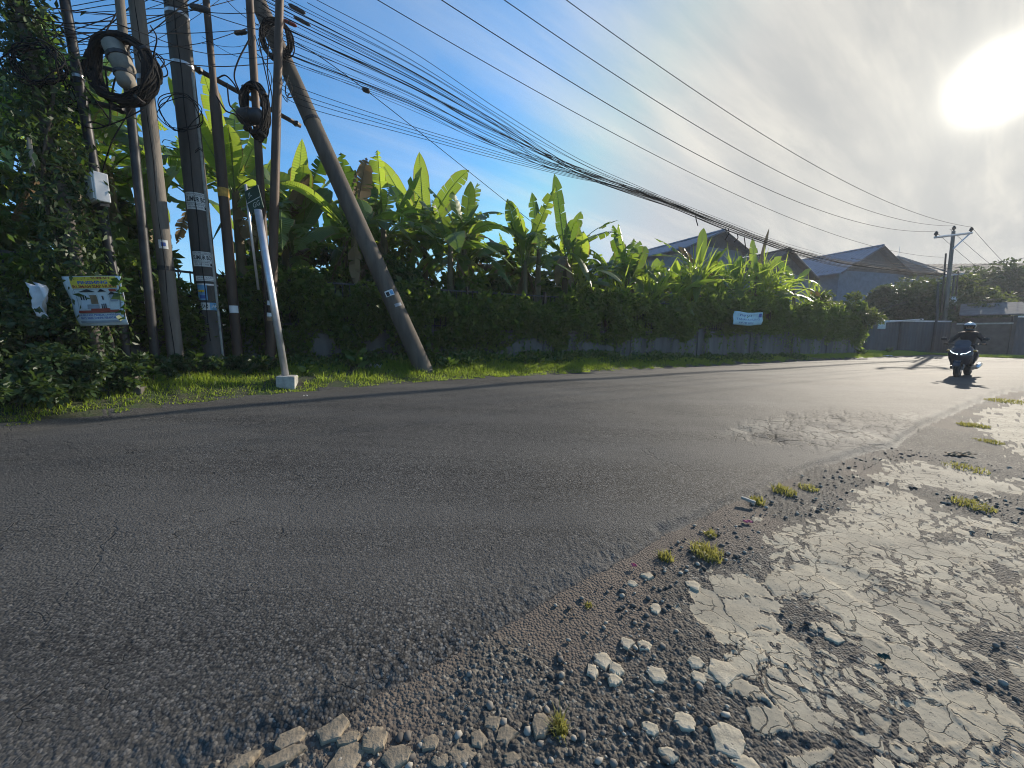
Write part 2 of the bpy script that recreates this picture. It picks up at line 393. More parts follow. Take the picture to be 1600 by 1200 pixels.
g1_, g2_, gx, gy = voro(X * 55, Y * 55, 21); peb = np.sqrt(np.clip(1 - (g1_ / .6) ** 2, 0, 1)) * hsh(np.floor(gx * 9), np.floor(gy * 9), 4) ** 2
g3_, g4_, hx_, hy_ = voro(X * 22, Y * 22, 22); peb2 = np.sqrt(np.clip(1 - (g3_ / .42) ** 2, 0, 1)) * (hsh(np.floor(hx_ * 9), np.floor(hy_ * 9), 6) > .72)
dirt = smooth01((fbm(X * 1.6, Y * 1.6, 3, 77) - .40) / .2) * smooth01(1 - (dn - .28) / .35)
grav = (.008 * peb + .008 * peb2) * (1 - .85 * dirt) + .03 * (fbm(X * 2.4, Y * 2.4, 4, 23) - .5)
shoulder = grav * (1 - .93 * conc) + .007 * (1 - conc) + smooth01((conc - .3) / .4) * (.011 + .008 * (fbm(X * 6, Y * 6, 4, 25) - .5) + .012 * (fbm(cx, cy, 1, 26) - .5)) + .012 * (fbm(X * 1.1, Y * 1.1, 3, 24) - .5) - .01
vz = .05 + .05 * (fbm(X * 1.3, Y * 1.3, 4, 29) - .5) - .05 * smooth01(1 - df / .3)
Z = Z + np.where(is_road, lift + hump + agg + rough, np.where(is_verge, np.where(close, vz, 0), np.where(close, shoulder, -.02)))
VV = np.stack([X, Y, Z], -1).reshape(-1, 3); nr, nt = X.shape
idx = np.arange(nr * nt).reshape(nr, nt)
quad = np.stack([idx[:-1, :-1], idx[:-1, 1:], idx[1:, 1:], idx[1:, :-1]], -1).reshape(-1, 4)
quad = quad[:, ::-1]
cls = np.where(is_road, 0, np.where(is_verge, 1, 2)).reshape(-1)
fc = cls[quad].min(1)
def ground_part(name, k, material, attrs):
    q = quad[fc == k]; used, inv = np.unique(q, return_inverse=True)
    o = fast_mesh(name, VV[used], inv.reshape(-1, 4), material, smooth=True, kind='structure')
    for nm, arr in attrs.items():
        a = o.data.attributes.new(nm, 'FLOAT', 'POINT'); a.data.foreach_set('value', arr.reshape(-1)[used].astype(np.float32))
    return o
def asphalt():
    m, t = mat('worn asphalt'); pos = t.n('ShaderNodeTexCoord').outputs['Object']
    v = t.n('ShaderNodeTexVoronoi', {'Vector': pos, 'Scale': 85., 'Randomness': 1.}); v2_ = t.n('ShaderNodeTexVoronoi', {'Vector': pos, 'Scale': 45., 'Randomness': 1.})
    chipc = t.n('ShaderNodeSeparateXYZ', {0: v.outputs['Color']}).outputs[0]
    big = t.noise(pos, .55, 5, .6)
    rot = t.n('ShaderNodeMapping', {'Vector': pos, 'Rotation': (0, 0, ang(-30)), 'Scale': (.06, .9, 1)}, vector_type='POINT').outputs[0]
    lane = t.noise(rot, 1.4, 4, .55)
    c = t.mix(t.ramp(chipc, [(.15, 0), (.95, 1)]), (.025, .024, .023), (.132, .125, .116)); c = t.mix(t.sstep(v.outputs['Distance'], .45, .8), c, (.012, .012, .012))
    c = t.mix(t.math('MULTIPLY', t.sstep(chipc, .93, .97), .7), c, (.2, .19, .175))
    c = t.mix(t.math('MULTIPLY', t.ramp(lane, [(.38, 0), (.62, 1)]), .6), c, (.108, .103, .096))
    c = t.mix(t.math('MULTIPLY', t.ramp(big, [(.35, 0), (.7, 1)]), .35), c, (.03, .03, .03))
    # crack network, denser where the asphalt is breaking up
    wob = t.vm('ADD', pos, t.vm('MULTIPLY', t.n('ShaderNodeTexNoise', {'Vector': pos, 'Scale': 5., 'Detail': 4.}).outputs['Color'], (.25, .25, 0)))
    e1 = t.n('ShaderNodeTexVoronoi', {'Vector': wob, 'Scale': 4.2}, feature='DISTANCE_TO_EDGE').outputs[0]
    e2 = t.n('ShaderNodeTexVoronoi', {'Vector': wob, 'Scale': 1.1}, feature='DISTANCE_TO_EDGE').outputs[0]
    bkn = t.n('ShaderNodeAttribute', attribute_name='broken').outputs['Fac']
    gate = bkn
    k1 = t.math('MULTIPLY', t.math('SUBTRACT', 1.0, t.sstep(e1, .012, .05)), gate)
    k2 = t.math('MULTIPLY', t.math('SUBTRACT', 1.0, t.sstep(e2, .003, .011)), t.math('MULTIPLY', t.sstep(t.noise(pos, .8, 3), .5, .6), t.math('ADD', .28, bkn)))
    e3 = t.n('ShaderNodeTexVoronoi', {'Vector': t.vm('MULTIPLY', wob, (1, 1.6, 1)), 'Scale': 5.5}, feature='DISTANCE_TO_EDGE').outputs[0]
    k3 = t.math('MULTIPLY', t.math('SUBTRACT', 1.0, t.sstep(e3, .006, .02)), t.sstep(t.noise(pos, 2.6, 4), .56, .64))
    crack = t.math('MAXIMUM', t.math('MAXIMUM', k1, k2), t.math('MULTIPLY', k3, .75))
    dust = t.n('ShaderNodeAttribute', attribute_name='dust').outputs['Fac']
    c = t.mix(t.math('MULTIPLY', dust, .7), c, (.24, .225, .185))
    c = t.mix(crack, c, (.015, .014, .013))
    hgt = t.math('ADD', t.math('MULTIPLY', v.outputs['Distance'], -.7), t.math('MULTIPLY', v2_.outputs['Distance'], -.6))
    hgt = t.math('ADD', hgt, t.math('MULTIPLY', t.noise(pos, 60, 4, .6), .8))
    hgt = t.math('SUBTRACT', hgt, t.math('MULTIPLY', crack, 2.0))
    bp = t.n('ShaderNodeBump', {'Height': hgt, 'Strength': .5, 'Distance': .008}).outputs[0]
    out(t, t.n('ShaderNodeBsdfPrincipled', {'Base Color': c, 'Roughness': .8, 'Specular IOR Level': .22, 'Normal': bp}).outputs[0]); return m
def shoulder_mat():
    m, t = mat('gravel and broken concrete'); pos = t.n('ShaderNodeTexCoord').outputs['Object']
    co = t.n('ShaderNodeAttribute', attribute_name='concrete').outputs['Fac']; di = t.n('ShaderNodeAttribute', attribute_name='dirt').outputs['Fac']
    v = t.n('ShaderNodeTexVoronoi', {'Vector': pos, 'Scale': 75.}); r = t.n('ShaderNodeSeparateXYZ', {0: v.outputs['Color']}).outputs[0]
    g = t.mix(r, (.045, .040, .036), (.13, .117, .10)); g = t.mix(t.math('MULTIPLY', t.sstep(r, .9, .96), .8), g, (.26, .24, .2))
    g = t.mix(t.ramp(t.noise(pos, 1.6, 5), [(.4, 0), (.7, .6)]), g, (.06, .052, .042))
    g = t.mix(t.math('MULTIPLY', di, .8), g, t.mix(t.noise(pos, 30, 4), (.085, .066, .052), (.15, .118, .095)))
    rotc = t.n('ShaderNodeMapping', {'Vector': pos, 'Rotation': (0, 0, ang(-35)), 'Scale': (.35, 1.6, 1)}, vector_type='POINT').outputs[0]
    cc = t.mix(t.ramp(t.noise(pos, 3.0, 8, .65), [(.32, 0), (.68, 1)]), (.265, .232, .172), (.41, .362, .272))
    cc = t.mix(t.sstep(t.noise(pos, 38, 5, .7), .56, .68), cc, (.14, .125, .10)); cc = t.mix(t.sstep(t.noise(pos, 90, 3, .6), .63, .68), cc, (.07, .062, .05)); cc = t.mix(t.math('MULTIPLY', t.ramp(t.noise(rotc, 2.5, 6, .6), [(.45, 0), (.65, 1)]), .4), cc, (.19, .17, .135))
    cc = t.mix(t.math('MULTIPLY', t.sstep(t.noise(pos, .9, 5, .6), .52, .72), .55), cc, (.20, .18, .14))
    wob = t.vm('ADD', pos, t.vm('MULTIPLY', t.n('ShaderNodeTexNoise', {'Vector': pos, 'Scale': 7., 'Detail': 5.}).outputs['Color'], (.2, .2, 0)))
    e = t.n('ShaderNodeTexVoronoi', {'Vector': wob, 'Scale': 8.5}, feature='DISTANCE_TO_EDGE').outputs[0]
    fine = t.math('MULTIPLY', t.math('SUBTRACT', 1.0, t.sstep(e, .006, .03)), t.sstep(t.noise(pos, 1.9, 3), .34, .5))
    cc = t.mix(t.math('MULTIPLY', fine, .9), cc, (.06, .052, .042))
    edge = t.sstep(co, .35, .65)
    c = t.mix(edge, g, cc)
    h1 = t.math('ADD', t.math('MULTIPLY', v.outputs['Distance'], -1.0), t.math('MULTIPLY', t.noise(pos, 120, 4), .6))
    h2 = t.math('SUBTRACT', t.math('MULTIPLY', t.noise(pos, 45, 6, .65), .35), t.math('MULTIPLY', fine, .8))
    nmix = t.n('ShaderNodeMix', {0: edge, 2: h1, 3: h2}); hh = nmix.outputs[0]
    bp = t.n('ShaderNodeBump', {'Height': hh, 'Strength': .7, 'Distance': .011}).outputs[0]
    out(t, t.n('ShaderNodeBsdfPrincipled', {'Base Color': c, 'Roughness': .85, 'Specular IOR Level': .3, 'Normal': bp}).outputs[0]); return m
def verge_mat():
    m, t = mat('verge soil'); pos = t.n('ShaderNodeTexCoord').outputs['Object']
    c = t.mix(t.ramp(t.noise(pos, 1.8, 6, .65), [(.35, 0), (.65, 1)]), (.05, .042, .028), (.035, .06, .018))
    c = t.mix(t.sstep(t.noise(pos, 14, 5, .7), .58, .7), c, (.11, .085, .05))
    bp = t.n('ShaderNodeBump', {'Height': t.noise(pos, 25, 6, .7), 'Strength': .8, 'Distance': .03}).outputs[0]
    out(t, t.n('ShaderNodeBsdfPrincipled', {'Base Color': c, 'Roughness': .95, 'Normal': bp}).outputs[0]); return m
pale = smooth01(sdf(X, Y, plan([(1250, 690), (1262, 670), (1320, 672), (1395, 682), (1380, 692), (1300, 695)])) / .22 + .45)
pale = np.maximum(pale, .8 * smooth01(sdf(X, Y, plan([(1390, 652), (1420, 646), (1450, 652), (1440, 662), (1400, 660)])) / .15 + .3))
pale = np.maximum(pale, .75 * smooth01(sdf(X, Y, plan([(1105, 685), (1160, 662), (1230, 655), (1240, 668), (1170, 690)])) / .25 + .2)) * (.3 + .9 * fbm(X * 3, Y * 3, 4, 88)) * (1 - .9 * crk)
pale = np.maximum(pale, .55 * smooth01(1 - dn / .35) * smooth01((_s - 4) / 3) * smooth01((fbm(X * 3, Y * 3, 3, 19) - .4) / .2))
road = ground_part('road', 0, asphalt(), {'broken': np.clip(bk, 0, 1), 'dust': np.clip(pale, 0, 1)})
verge = ground_part('verge', 1, verge_mat(), {})
shld = ground_part('shoulder', 2, shoulder_mat(), {'concrete': conc, 'dirt': dirt})

# loose stones of the shoulder: far too many to count, one mass
ico = [(0, 0, 1), (.89, 0, .45), (.28, .85, .45), (-.72, .53, .45), (-.72, -.53, .45), (.28, -.85, .45), (.72, .53, -.45), (-.28, .85, -.45), (-.89, 0, -.45), (-.28, -.85, -.45), (.72, -.53, -.45), (0, 0, -1)]
icf = [(0, 1, 2), (0, 2, 3), (0, 3, 4), (0, 4, 5), (0, 5, 1), (1, 6, 2), (2, 7, 3), (3, 8, 4), (4, 9, 5), (5, 10, 1), (6, 7, 2), (7, 8, 3), (8, 9, 4), (9, 10, 5), (10, 6, 1), (11, 7, 6), (11, 8, 7), (11, 9, 8), (11, 10, 9), (11, 6, 10)]
def stones(N):
    n_ = rng.uniform(-3.2, 2.1, N); s_ = -1 + 7.5 * rng.random(N) ** 1.5
    x, y = xy(s_, n_); keep = (~inpoly(x, y, road_poly)) & (field(x, y) < -.06) & (y > .4); edge_ok = seg_dist(x, y, near_ed) > .03 + .25 * rng.random(N)
    x, y = x[keep & edge_ok], y[keep & edge_ok]; N = len(x)
    sz = .003 + .013 * rng.random(N) ** 4
    I = np.array(ico); V = I[None] * (1 + .35 * (rng.random((N, 12, 1)) - .5)) * sz[:, None, None] * np.stack([1 + .5 * rng.random(N), np.ones(N), .55 + .3 * rng.random(N)], -1)[:, None, :]
    a = rng.random(N) * 6.28; c, s2 = np.cos(a), np.sin(a)
    V = np.stack([V[..., 0] * c[:, None] - V[..., 1] * s2[:, None], V[..., 0] * s2[:, None] + V[..., 1] * c[:, None], V[..., 2]], -1)
    V = V + np.stack([x, y, G(x, y) + .004], -1)[:, None, :]
    Q = (np.array(icf)[None] + (np.arange(N) * 12)[:, None, None]).reshape(-1, 3)
    m, t = mat('loose stone'); r = t.n('ShaderNodeNewGeometry').outputs['Random Per Island']
    c_ = t.ramp(r, [(0, (.05, .045, .04)), (.55, (.13, .115, .10)), (1, (.34, .31, .26))])
    out(t, t.n('ShaderNodeBsdfPrincipled', {'Base Color': c_, 'Roughness': .9}).outputs[0])
    fast_mesh('gravel', V.reshape(-1, 3), Q, m, kind='stuff', label='loose grey gravel along the broken road edge', cat='gravel')
stones(30000)

# loose plates of old concrete: each one its own thing
M['frag'] = simple('broken concrete plate', (.40, .345, .255), .9, .3, 12, bump=.25, bscale=60)
M['frag_dark'] = simple('grey rubble plate', (.22, .18, .13), .92, .35, 10, bump=.35, bscale=50)
def fragment(px, py, wpx, hpx, label, thick=.03, dark=False, group=None, rz=0):
    c = gp(px, py); rx = (gp(px + wpx / 2, py) - gp(px - wpx / 2, py)).length * .46; ry = (gp(px, py + hpx / 2) - gp(px, py - hpx / 2)).length * .46; rz = math.atan2(-c.x, c.y) * .9
    kk = random.randint(5, 7); aa = sorted(2 * math.pi * (i + random.uniform(-.3, .3)) / kk for i in range(kk)); C_ = [(math.cos(a) * random.uniform(.85, 1.15), math.sin(a) * random.uniform(.85, 1.15)) for a in aa]; P = []
    for i in range(kk):
        (x0, y0), (x1, y1) = C_[i], C_[(i + 1) % kk]
        for j in range(4): t = j / 4; P.append(((x0 + (x1 - x0) * t + random.uniform(-.045, .045)) * rx, (y0 + (y1 - y0) * t + random.uniform(-.045, .045)) * ry))
    mb = MB(); tilt = (random.uniform(-.05, .05), random.uniform(-.05, .05))
    zt = lambda x, y: thick + x * tilt[0] + y * tilt[1] + random.uniform(-.0015, .0015)
    lo = [(x * 1.06, y * 1.06, -.012) for x, y in P]; mid = [(x * random.uniform(.97, 1.03), y * 1.0, thick * .7 + x * tilt[0] + y * tilt[1]) for x, y in P]
    mb.loft([lo, mid, [(x * .93, y * .93, zt(x, y)) for x, y in P], [(x * .6, y * .6, thick + .002 + x * tilt[0] * .6 + y * tilt[1] * .6) for x, y in P]])
    o = mb.build('rubble_plate' if dark else 'concrete_fragment', M['frag_dark' if dark else 'frag'], label=label, cat='rubble', group=group); o.location = c; o.rotation_euler.z = rz
    return o
GF, GR = 'loose concrete plates on the gravel', 'rubble plates at the bottom edge'
for px, py, w_, h_, lb in [(940, 1030, 30, 34, 'upright-edged pale concrete plate, uppermost of the cluster of five on gravel'), (926, 1048, 22, 24, 'small pale plate on the road side of the cluster of five on gravel'), (962, 1046, 26, 22, 'pale plate at the far edge of the cluster of five on gravel'),
                           (960, 1062, 30, 22, 'pale plate nearest the viewer in the cluster of five on gravel'), (1026, 1053, 32, 28, 'lone squarish concrete plate between gravel and the cracked slab'), (980, 1006, 30, 18, 'oval concrete plate, one of a pair below the grass tufts'),
                           (1006, 1009, 26, 18, 'rounder concrete plate, partner of the oval one below the grass tufts'), (1012, 900, 22, 12, 'flat pale chip nearest the asphalt lip below the yellow tuft'), (988, 912, 20, 10, 'thin pale chip lying at the asphalt lip beside another'),
                           (1083, 915, 24, 20, 'rounded pale plate off the corner of the big cracked slab'), (1025, 952, 20, 18, 'small lone plate on dark gravel above the oval pair'), (1092, 1058, 24, 22, 'small round plate touching the near edge of the slab'), (1086, 1035, 26, 22, 'pale plate just above the small round one at the slab edge'),
                           (1132, 1052, 56, 44, 'large round plate against the near corner of the slab'), (1070, 1127, 38, 30, 'lone five-sided plate on the dark gravel'), (1016, 1138, 30, 22, 'small grey plate beside the five-sided one'), (1140, 1158, 52, 64, 'tall oval plate near the bottom of the gravel'),
                           (1302, 996, 32, 18, 'loose pale plate lying in the dark hollow of the slab'), (1045, 1178, 34, 24, 'half buried plate low on the dark gravel'), (1170, 1198, 60, 36, 'broad plate at the bottom edge beyond the tall oval one')]:
    fragment(px, py, w_, h_, lb, random.uniform(.004, .008), group=GF)
for px, py, w_, h_, lb in [(455, 1156, 52, 32, 'long rubble plate lying closest to the asphalt'), (520, 1142, 60, 44, 'highest rubble plate of the heap, cracked across the top'), (545, 1158, 40, 24, 'narrow rubble plate wedged beside the highest one'), (540, 1186, 74, 52, 'broad smooth rubble plate in the middle of the heap'),
                           (585, 1160, 42, 46, 'upright rubble plate facing the asphalt lip'), (440, 1186, 70, 30, 'low rubble plate under the long one'), (620, 1186, 50, 40, 'brown rubble plate between two larger ones'), (672, 1164, 34, 28, 'small dark rubble stone beside the dirt strip'),
                           (722, 1180, 54, 40, 'grey rubble plate with a pale top'), (690, 1192, 38, 24, 'thin rubble plate in front of the grey one'), (747, 1158, 30, 30, 'block-like rubble stone at the gravel edge'), (790, 1152, 40, 36, 'speckled grey rubble stone'),
                           (845, 1137, 34, 44, 'egg-shaped grey stone leaning on a dry grass tuft'), (770, 1132, 34, 24, 'small pale rubble stone farthest from the viewer'), (800, 1190, 40, 26, 'flat rubble stone under the speckled one'), (380, 1194, 50, 22, 'flat rubble plate nearest the darkest asphalt')]:
    fragment(px, py, w_, h_, lb, random.uniform(.008, .018), True, GR)
# ------------------------------------------------------------------ leaf masses
def leaves(P, size, d0=None, spread=1.0, aspect=.55, droop=.3):
    """P (N,3) leaf bases -> folded pointed leaves; d0 (N,3) is the preferred direction"""
    N = len(P); d_ = rng.normal(size=(N, 3)) * spread
    if d0 is not None: d_ = d_ + d0
    d_[:, 2] -= droop; d_ /= np.linalg.norm(d_, axis=1, keepdims=True) + 1e-9
    r = rng.normal(size=(N, 3)); sd = np.cross(d_, r); sd /= np.linalg.norm(sd, axis=1, keepdims=True) + 1e-9
    nm = np.cross(d_, sd); L = (size * (.6 + .8 * rng.random(N)))[:, None]
    a = P; b = P + d_ * L * .45 + sd * L * aspect * .5 + nm * L * .08; c = P + d_ * L; e = P + d_ * L * .45 - sd * L * aspect * .5 + nm * L * .08
    V = np.stack([a, b, c, e], 1).reshape(-1, 3); Q = np.arange(4 * N).reshape(N, 4); return V, Q
def blob(c, rad, N, hollow=.55):
    d_ = rng.normal(size=(N, 3)); d_ /= np.linalg.norm(d_, axis=1, keepdims=True)
    q = (hollow + (1 - hollow) * rng.random((N, 1)) ** .6); return np.array(c) + d_ * q * np.array(rad), d_
def clumps(c, rad, K, per, size, flat=.75, low=-.5):
    """foliage gathered in K clumps through an ellipsoid, with gaps between them"""
    PP, DD = [], []; c = np.array(c); rad = np.array(rad)
    for k in range(K):
        d_ = rng.normal(size=3); d_ /= np.linalg.norm(d_); d_[2] = max(d_[2], low); q = rng.uniform(.35, 1.0)
        r = rng.uniform(.18, .42) * rad.min(); p, dd = blob(c + d_ * q * rad, (r * 1.2, r * 1.2, r * flat), per, .3); PP.append(p); DD.append(dd)
    return leaves(np.concatenate(PP), size, np.concatenate(DD) * .8, .8)
def merge(*VQ):
    k = 0; Vs, Qs = [], []
    for V, Q in VQ: Vs.append(V); Qs.append(Q + k); k += len(V)
    return np.concatenate(Vs), np.concatenate(Qs)

# ------------------------------------------------------------------ boundary wall, railing fence, creeper
WN = 10.2                                                             # the wall stands 11 m off the road's inner line
corner = onplane(1338, 548, xy(0, WN), xy(10, WN)); S_END = sn(corner.x, corner.y)[0]
S_BEG = -9.0
def ztop(s): return np.interp(s, [-9, -3, 0, 6, 14, 22, S_END], [2.85, 2.7, 2.55, 2.62, 2.65, 2.85, 2.95])
def WNf(s_): return np.interp(s_, [-9, -3, -1, 1.5, 4, 12, 40], [5.6, 8.8, 9.95, 10.0, 10.05, 10.2, 10.2])
def wp(s_, off=0.0):
    n_ = WNf(s_); e_ = .1; t_ = (WNf(s_ + e_) - WNf(s_ - e_)) / (2 * e_); h_ = np.sqrt(1 + t_ * t_); return xy(s_ - off * t_ / h_, n_ + off / h_)
def wdir(s_): x0, y0 = wp(s_ - .1); x1, y1 = wp(s_ + .1); return math.atan2(y1 - y0, x1 - x0)
W0 = Vector((*wp(S_BEG), 0)); wall_e = empty('boundary_wall', W0, label='low stained concrete wall under the creeper covered fence along the verge', cat='wall')
M['wall'] = simple('stained render', (.115, .105, .098), .95, .45, 1.6, bump=.4, bscale=40, col2=(.19, .175, .16), streak=True)
S_L = list(np.linspace(S_BEG, S_END, 70))
def strip(zf0, zf1, th_, wob=0.0):
    secs = []
    for i, a in enumerate(S_L):
        (x0, y0), (x1, y1) = wp(a, -th_), wp(a, th_); z0, z1 = zf0(a), zf1(a) + wob * math.sin(i * 1.7); secs.append([Vector(p) - W0 for p in ((x0, y0, z0), (x0, y0, z1), (x1, y1, z1), (x1, y1, z0))])
    mb = MB(); mb.loft(secs); return mb
strip(lambda a: gz(*wp(a)) - .3, lambda a: 1.42, .095, .02).build('wall_body', M['wall'], wall_e)
for i in range(11):
    a = S_BEG + .4 + i * (S_END - S_BEG - .8) / 10; mb = MB(); mb.box(Vector((*wp(a), .74)) - W0, (.34, .30, 1.7), Matrix.Rotation(wdir(a), 3, 'Z')); mb.build('pillar', M['wall'], wall_e, bevel=.015)
strip(lambda a: 1.44, lambda a: 1.51, .13).build('coping', M['wall'], wall_e)
fence_e = empty('railing_fence', W0, label='rusty upright bar fence standing on the low wall, swallowed by creeper', cat='fence')
for z in (1.60, 2.1, 2.55): strip(lambda a: z, lambda a: z + .04, .015).build('rail', M['steel_dark'], fence_e)
for i in range(16):
    a = S_BEG + .2 + i * (S_END - S_BEG - .4) / 15; mb = MB(); mb.box(Vector((*wp(a), 2.1)) - W0, (.07, .07, 1.2), Matrix.Rotation(wdir(a), 3, 'Z')); mb.build('post', M['rust'], fence_e)
mb = MB(); a = S_BEG + .1
while a < S_END - .1: mb.box(Vector((*wp(a, .03), 2.05)) - W0, (.018, .018, 1.1), Matrix.Rotation(wdir(a), 3, 'Z')); a += .16
mb.build('bars', M['steel_dark'], fence_e)
# creeper: one mass that nobody could count
def creeper_points():
    N = 150000; s_ = rng.uniform(S_BEG - 1, S_END + .2, N); u = rng.random(N)
    zt = ztop(s_) + 1.25 * (fbm(s_ * .9, s_ * 0 + 3, 4, 4) - .5) + .35 * (fbm(s_ * 4, s_ * 0, 3, 8) - .5)
    lowl = np.interp(s_, [-9, 2.5, 5, 8, 11, 16, S_END - 2, S_END], [.2, .6, 1.0, 1.15, 1.2, 1.35, 1.2, .3]) + .9 * (fbm(s_ * .8, s_ * 0 + 9, 3, 5) - .5)
    z = lowl + (zt - lowl) * u ** .85
    bulge = .10 + .55 * fbm(s_ * 1.2, z * 1.5, 3, 6) * np.sin(np.clip(u, 0, 1) * 2.6)
    off = np.where(rng.random(N) < .72, -bulge * (.6 + .5 * rng.random(N)), .25 * rng.random(N) + .05)
    thin = fbm(s_ * 1.5, z * 1.7, 3, 7) + .25 * u > .40
    s_, off, z, u = s_[thin], off[thin], z[thin], u[thin]
    x, y = wp(s_, off); return np.stack([x, y, z], -1), u
Pc, uc = creeper_points()
d0 = np.zeros_like(Pc); d0[:, 0] = .5; d0[:, 1] = -.866; d0[:, 2] = np.where(uc > .9, .9, -.2)
Vc, Qc = leaves(Pc, .085, d0 * .8, .9, .7, .25)
# hanging strands below the mass
PS = []
for i in range(240):
    s0 = rng.uniform(S_BEG, S_END); z0 = rng.uniform(1.4, 2.3); ln = rng.uniform(.4, 1.5); k = int(ln / .035)
    t_ = np.linspace(0, 1, k); x, y = wp(s0 + .08 * np.sin(t_ * 4 + i), -.16 - .1 * rng.random()); PS.append(np.stack([x + 0 * t_, y + 0 * t_, z0 - ln * t_], -1) if np.ndim(x) == 0 else np.stack([x, y, z0 - ln * t_], -1))
Vs, Qs = leaves(np.concatenate(PS), .08, None, .7, .6, .6)
sel = rng.random(len(Pc)) < .07; Vb, Qb = leaves(Pc[sel], .19, d0[sel], .9, .6, .35)
Vc, Qc = merge((Vc, Qc), (Vs, Qs), (Vb, Qb)); fast_mesh('creeper', Vc, Qc, M['creeper'], kind='stuff', label='dense small leaved creeper over the fence and wall', cat='creeper')
# stems showing through the creeper
def stick(name, pts, r, m, **kw):
    mb = MB(); mb.tube(pts, r, 6); return mb.build(name, m, smooth=True, **kw)

# ------------------------------------------------------------------ banana plants
def leaf_obj(P0, P1, arch, width, parent, org, dead=False, roll=0.0, tear=.5, fold=.35, ref=None):
    P0, P1 = Vector(P0), Vector(P1); Pc = (P0 + P1) / 2 + Vector((0, 0, arch)); NS = 22; pts = []
    for i in range(NS + 1):
        t = i / NS; pts.append(P0 * (1 - t) ** 2 + Pc * 2 * t * (1 - t) + P1 * t * t)
    V = []; Q = []; mi = []; UV = []; L = (P1 - P0).length
    def sidev(i):
        T = (pts[min(i + 1, NS)] - pts[max(i - 1, 0)]).normalized()
        h = ref if ref is not None else Vector((0, 0, 1)); a = T.cross(h)
        if a.length < .25: a = T.cross(Vector((.35, .94, 0)))
        a.normalize(); a = Matrix.Rotation(roll, 3, T) @ a; return T, a, a.cross(T).normalized()
    PET = 3                                                           # the bare stalk before the blade
    # midrib
    r0 = .012 + .008 * L / 2
    for i in range(NS + 1):
        T, a, nn = sidev(i); r = r0 * (1 - .8 * i / NS); V += [pts[i] + a * r, pts[i] - nn * r, pts[i] - a * r, pts[i] + nn * r * .4]; UV += [(.02, i / NS)] * 4
    for i in range(NS):
        for j in range(4): Q.append((i * 4 + j, i * 4 + (j + 1) % 4, i * 4 + 4 + (j + 1) % 4, i * 4 + 4 + j)); mi.append(1)
    prof = lambda t: max(0.0, (min(1, t / .22) ** .6) * (1 - max(0, (t - .55) / .45) ** 2.2)) * width / 2
    for sg in (-1, 1):
        cuts = [i == PET or random.random() < tear * .6 for i in range(NS)]; dr = 0.0; gap = 0.0
        for i in range(PET, NS):
            if cuts[i]: dr = random.uniform(-.1, .75) * tear; gap = random.uniform(.005, .045) * tear; sh0 = random.uniform(-.03, .03) * tear; short = random.uniform(.72, 1.0) if tear > .3 else 1
            last = i + 1 >= NS or cuts[i + 1]; k = len(V)
            for q in ((i, i + 1) if cuts[i] else (i + 1,)):
                T, a, nn = sidev(min(q, NS)); w_ = prof((q - PET) / (NS - PET)) * short * random.uniform(.95, 1.0)
                sh = sh0 + (gap if cuts[i] and q == i else (-gap if last and q == i + 1 else 0))
                for e_, f_ in ((.03, 0), (.5, .35), (1.0, 1.0)):
                    V.append(pts[q] + a * sg * w_ * e_ * (1 - .3 * max(dr, 0) * f_) + nn * (fold * w_ * e_ * .6 - (dr + .15) * w_ * f_ * .9) + T * (w_ * e_ * .3 + sh * f_) - Vector((0, 0, max(dr, 0) * w_ * f_ * .5)))
                    UV.append((sg * e_, q / NS))
            base = k if cuts[i] else k - 3
            for j in range(2): Q.append((base + j, base + j + 1, base + 4 + j, base + 3 + j)); mi.append(0)
    me = bpy.data.meshes.new('leaf'); me.from_pydata([Vector(p) - org for p in V], [], Q); me.polygons.foreach_set('material_index', mi); me.polygons.foreach_set('use_smooth', [True] * len(Q))
    uv = me.uv_layers.new(name='UVMap'); li = np.zeros(len(me.loops), np.int32); me.loops.foreach_get('vertex_index', li)
    uv.data.foreach_set('uv', np.array(UV, np.float32)[li].ravel()); me.update()
    return link_mesh('leaf', me, [M['dead'], M['dead']] if dead else [M['banana'], M['midrib']], parent)
def banana(x, y, h_stem, specs, label, group=None, rs=.13, lean=(0, 0)):
    """specs: (azimuth deg, elevation deg, length, width, droop, dead?)"""
    org = Vector((x, y, gz(x, y) - .05)); e = empty('banana_plant', org, label=label, cat='banana plant', group=group)
    top = Vector((lean[0], lean[1], h_stem)); mb = MB()
    pts = [Vector((0, 0, 0)), top * .35 + Vector((.02, 0, 0)), top * .7, top, top + Vector((lean[0] * .2, lean[1] * .2, .35))]
    mb.tube(spline(pts, 4), np.interp(np.linspace(0, 1, 17), [0, .4, .8, 1], [rs, rs * .85, rs * .6, rs * .35]).tolist(), 9); mb.build('pseudostem', M['stem'], e, smooth=True)
    for (az, el, ln, wd, dp, dead) in specs:
        a, el = math.radians(az), math.radians(el)
        P0 = org + top + Vector((0, 0, random.uniform(-.15, .3)))
        d_ = Vector((math.sin(a) * math.cos(el), math.cos(a) * math.cos(el), math.sin(el)))
        tip = P0 + d_ * ln - Vector((0, 0, dp * ln)); arch = dp * ln * .85
        leaf_obj(P0, tip, arch, wd, e, org, bool(dead), random.uniform(-.4, .4), random.choice((.4, .7, 1.0)))
    return e
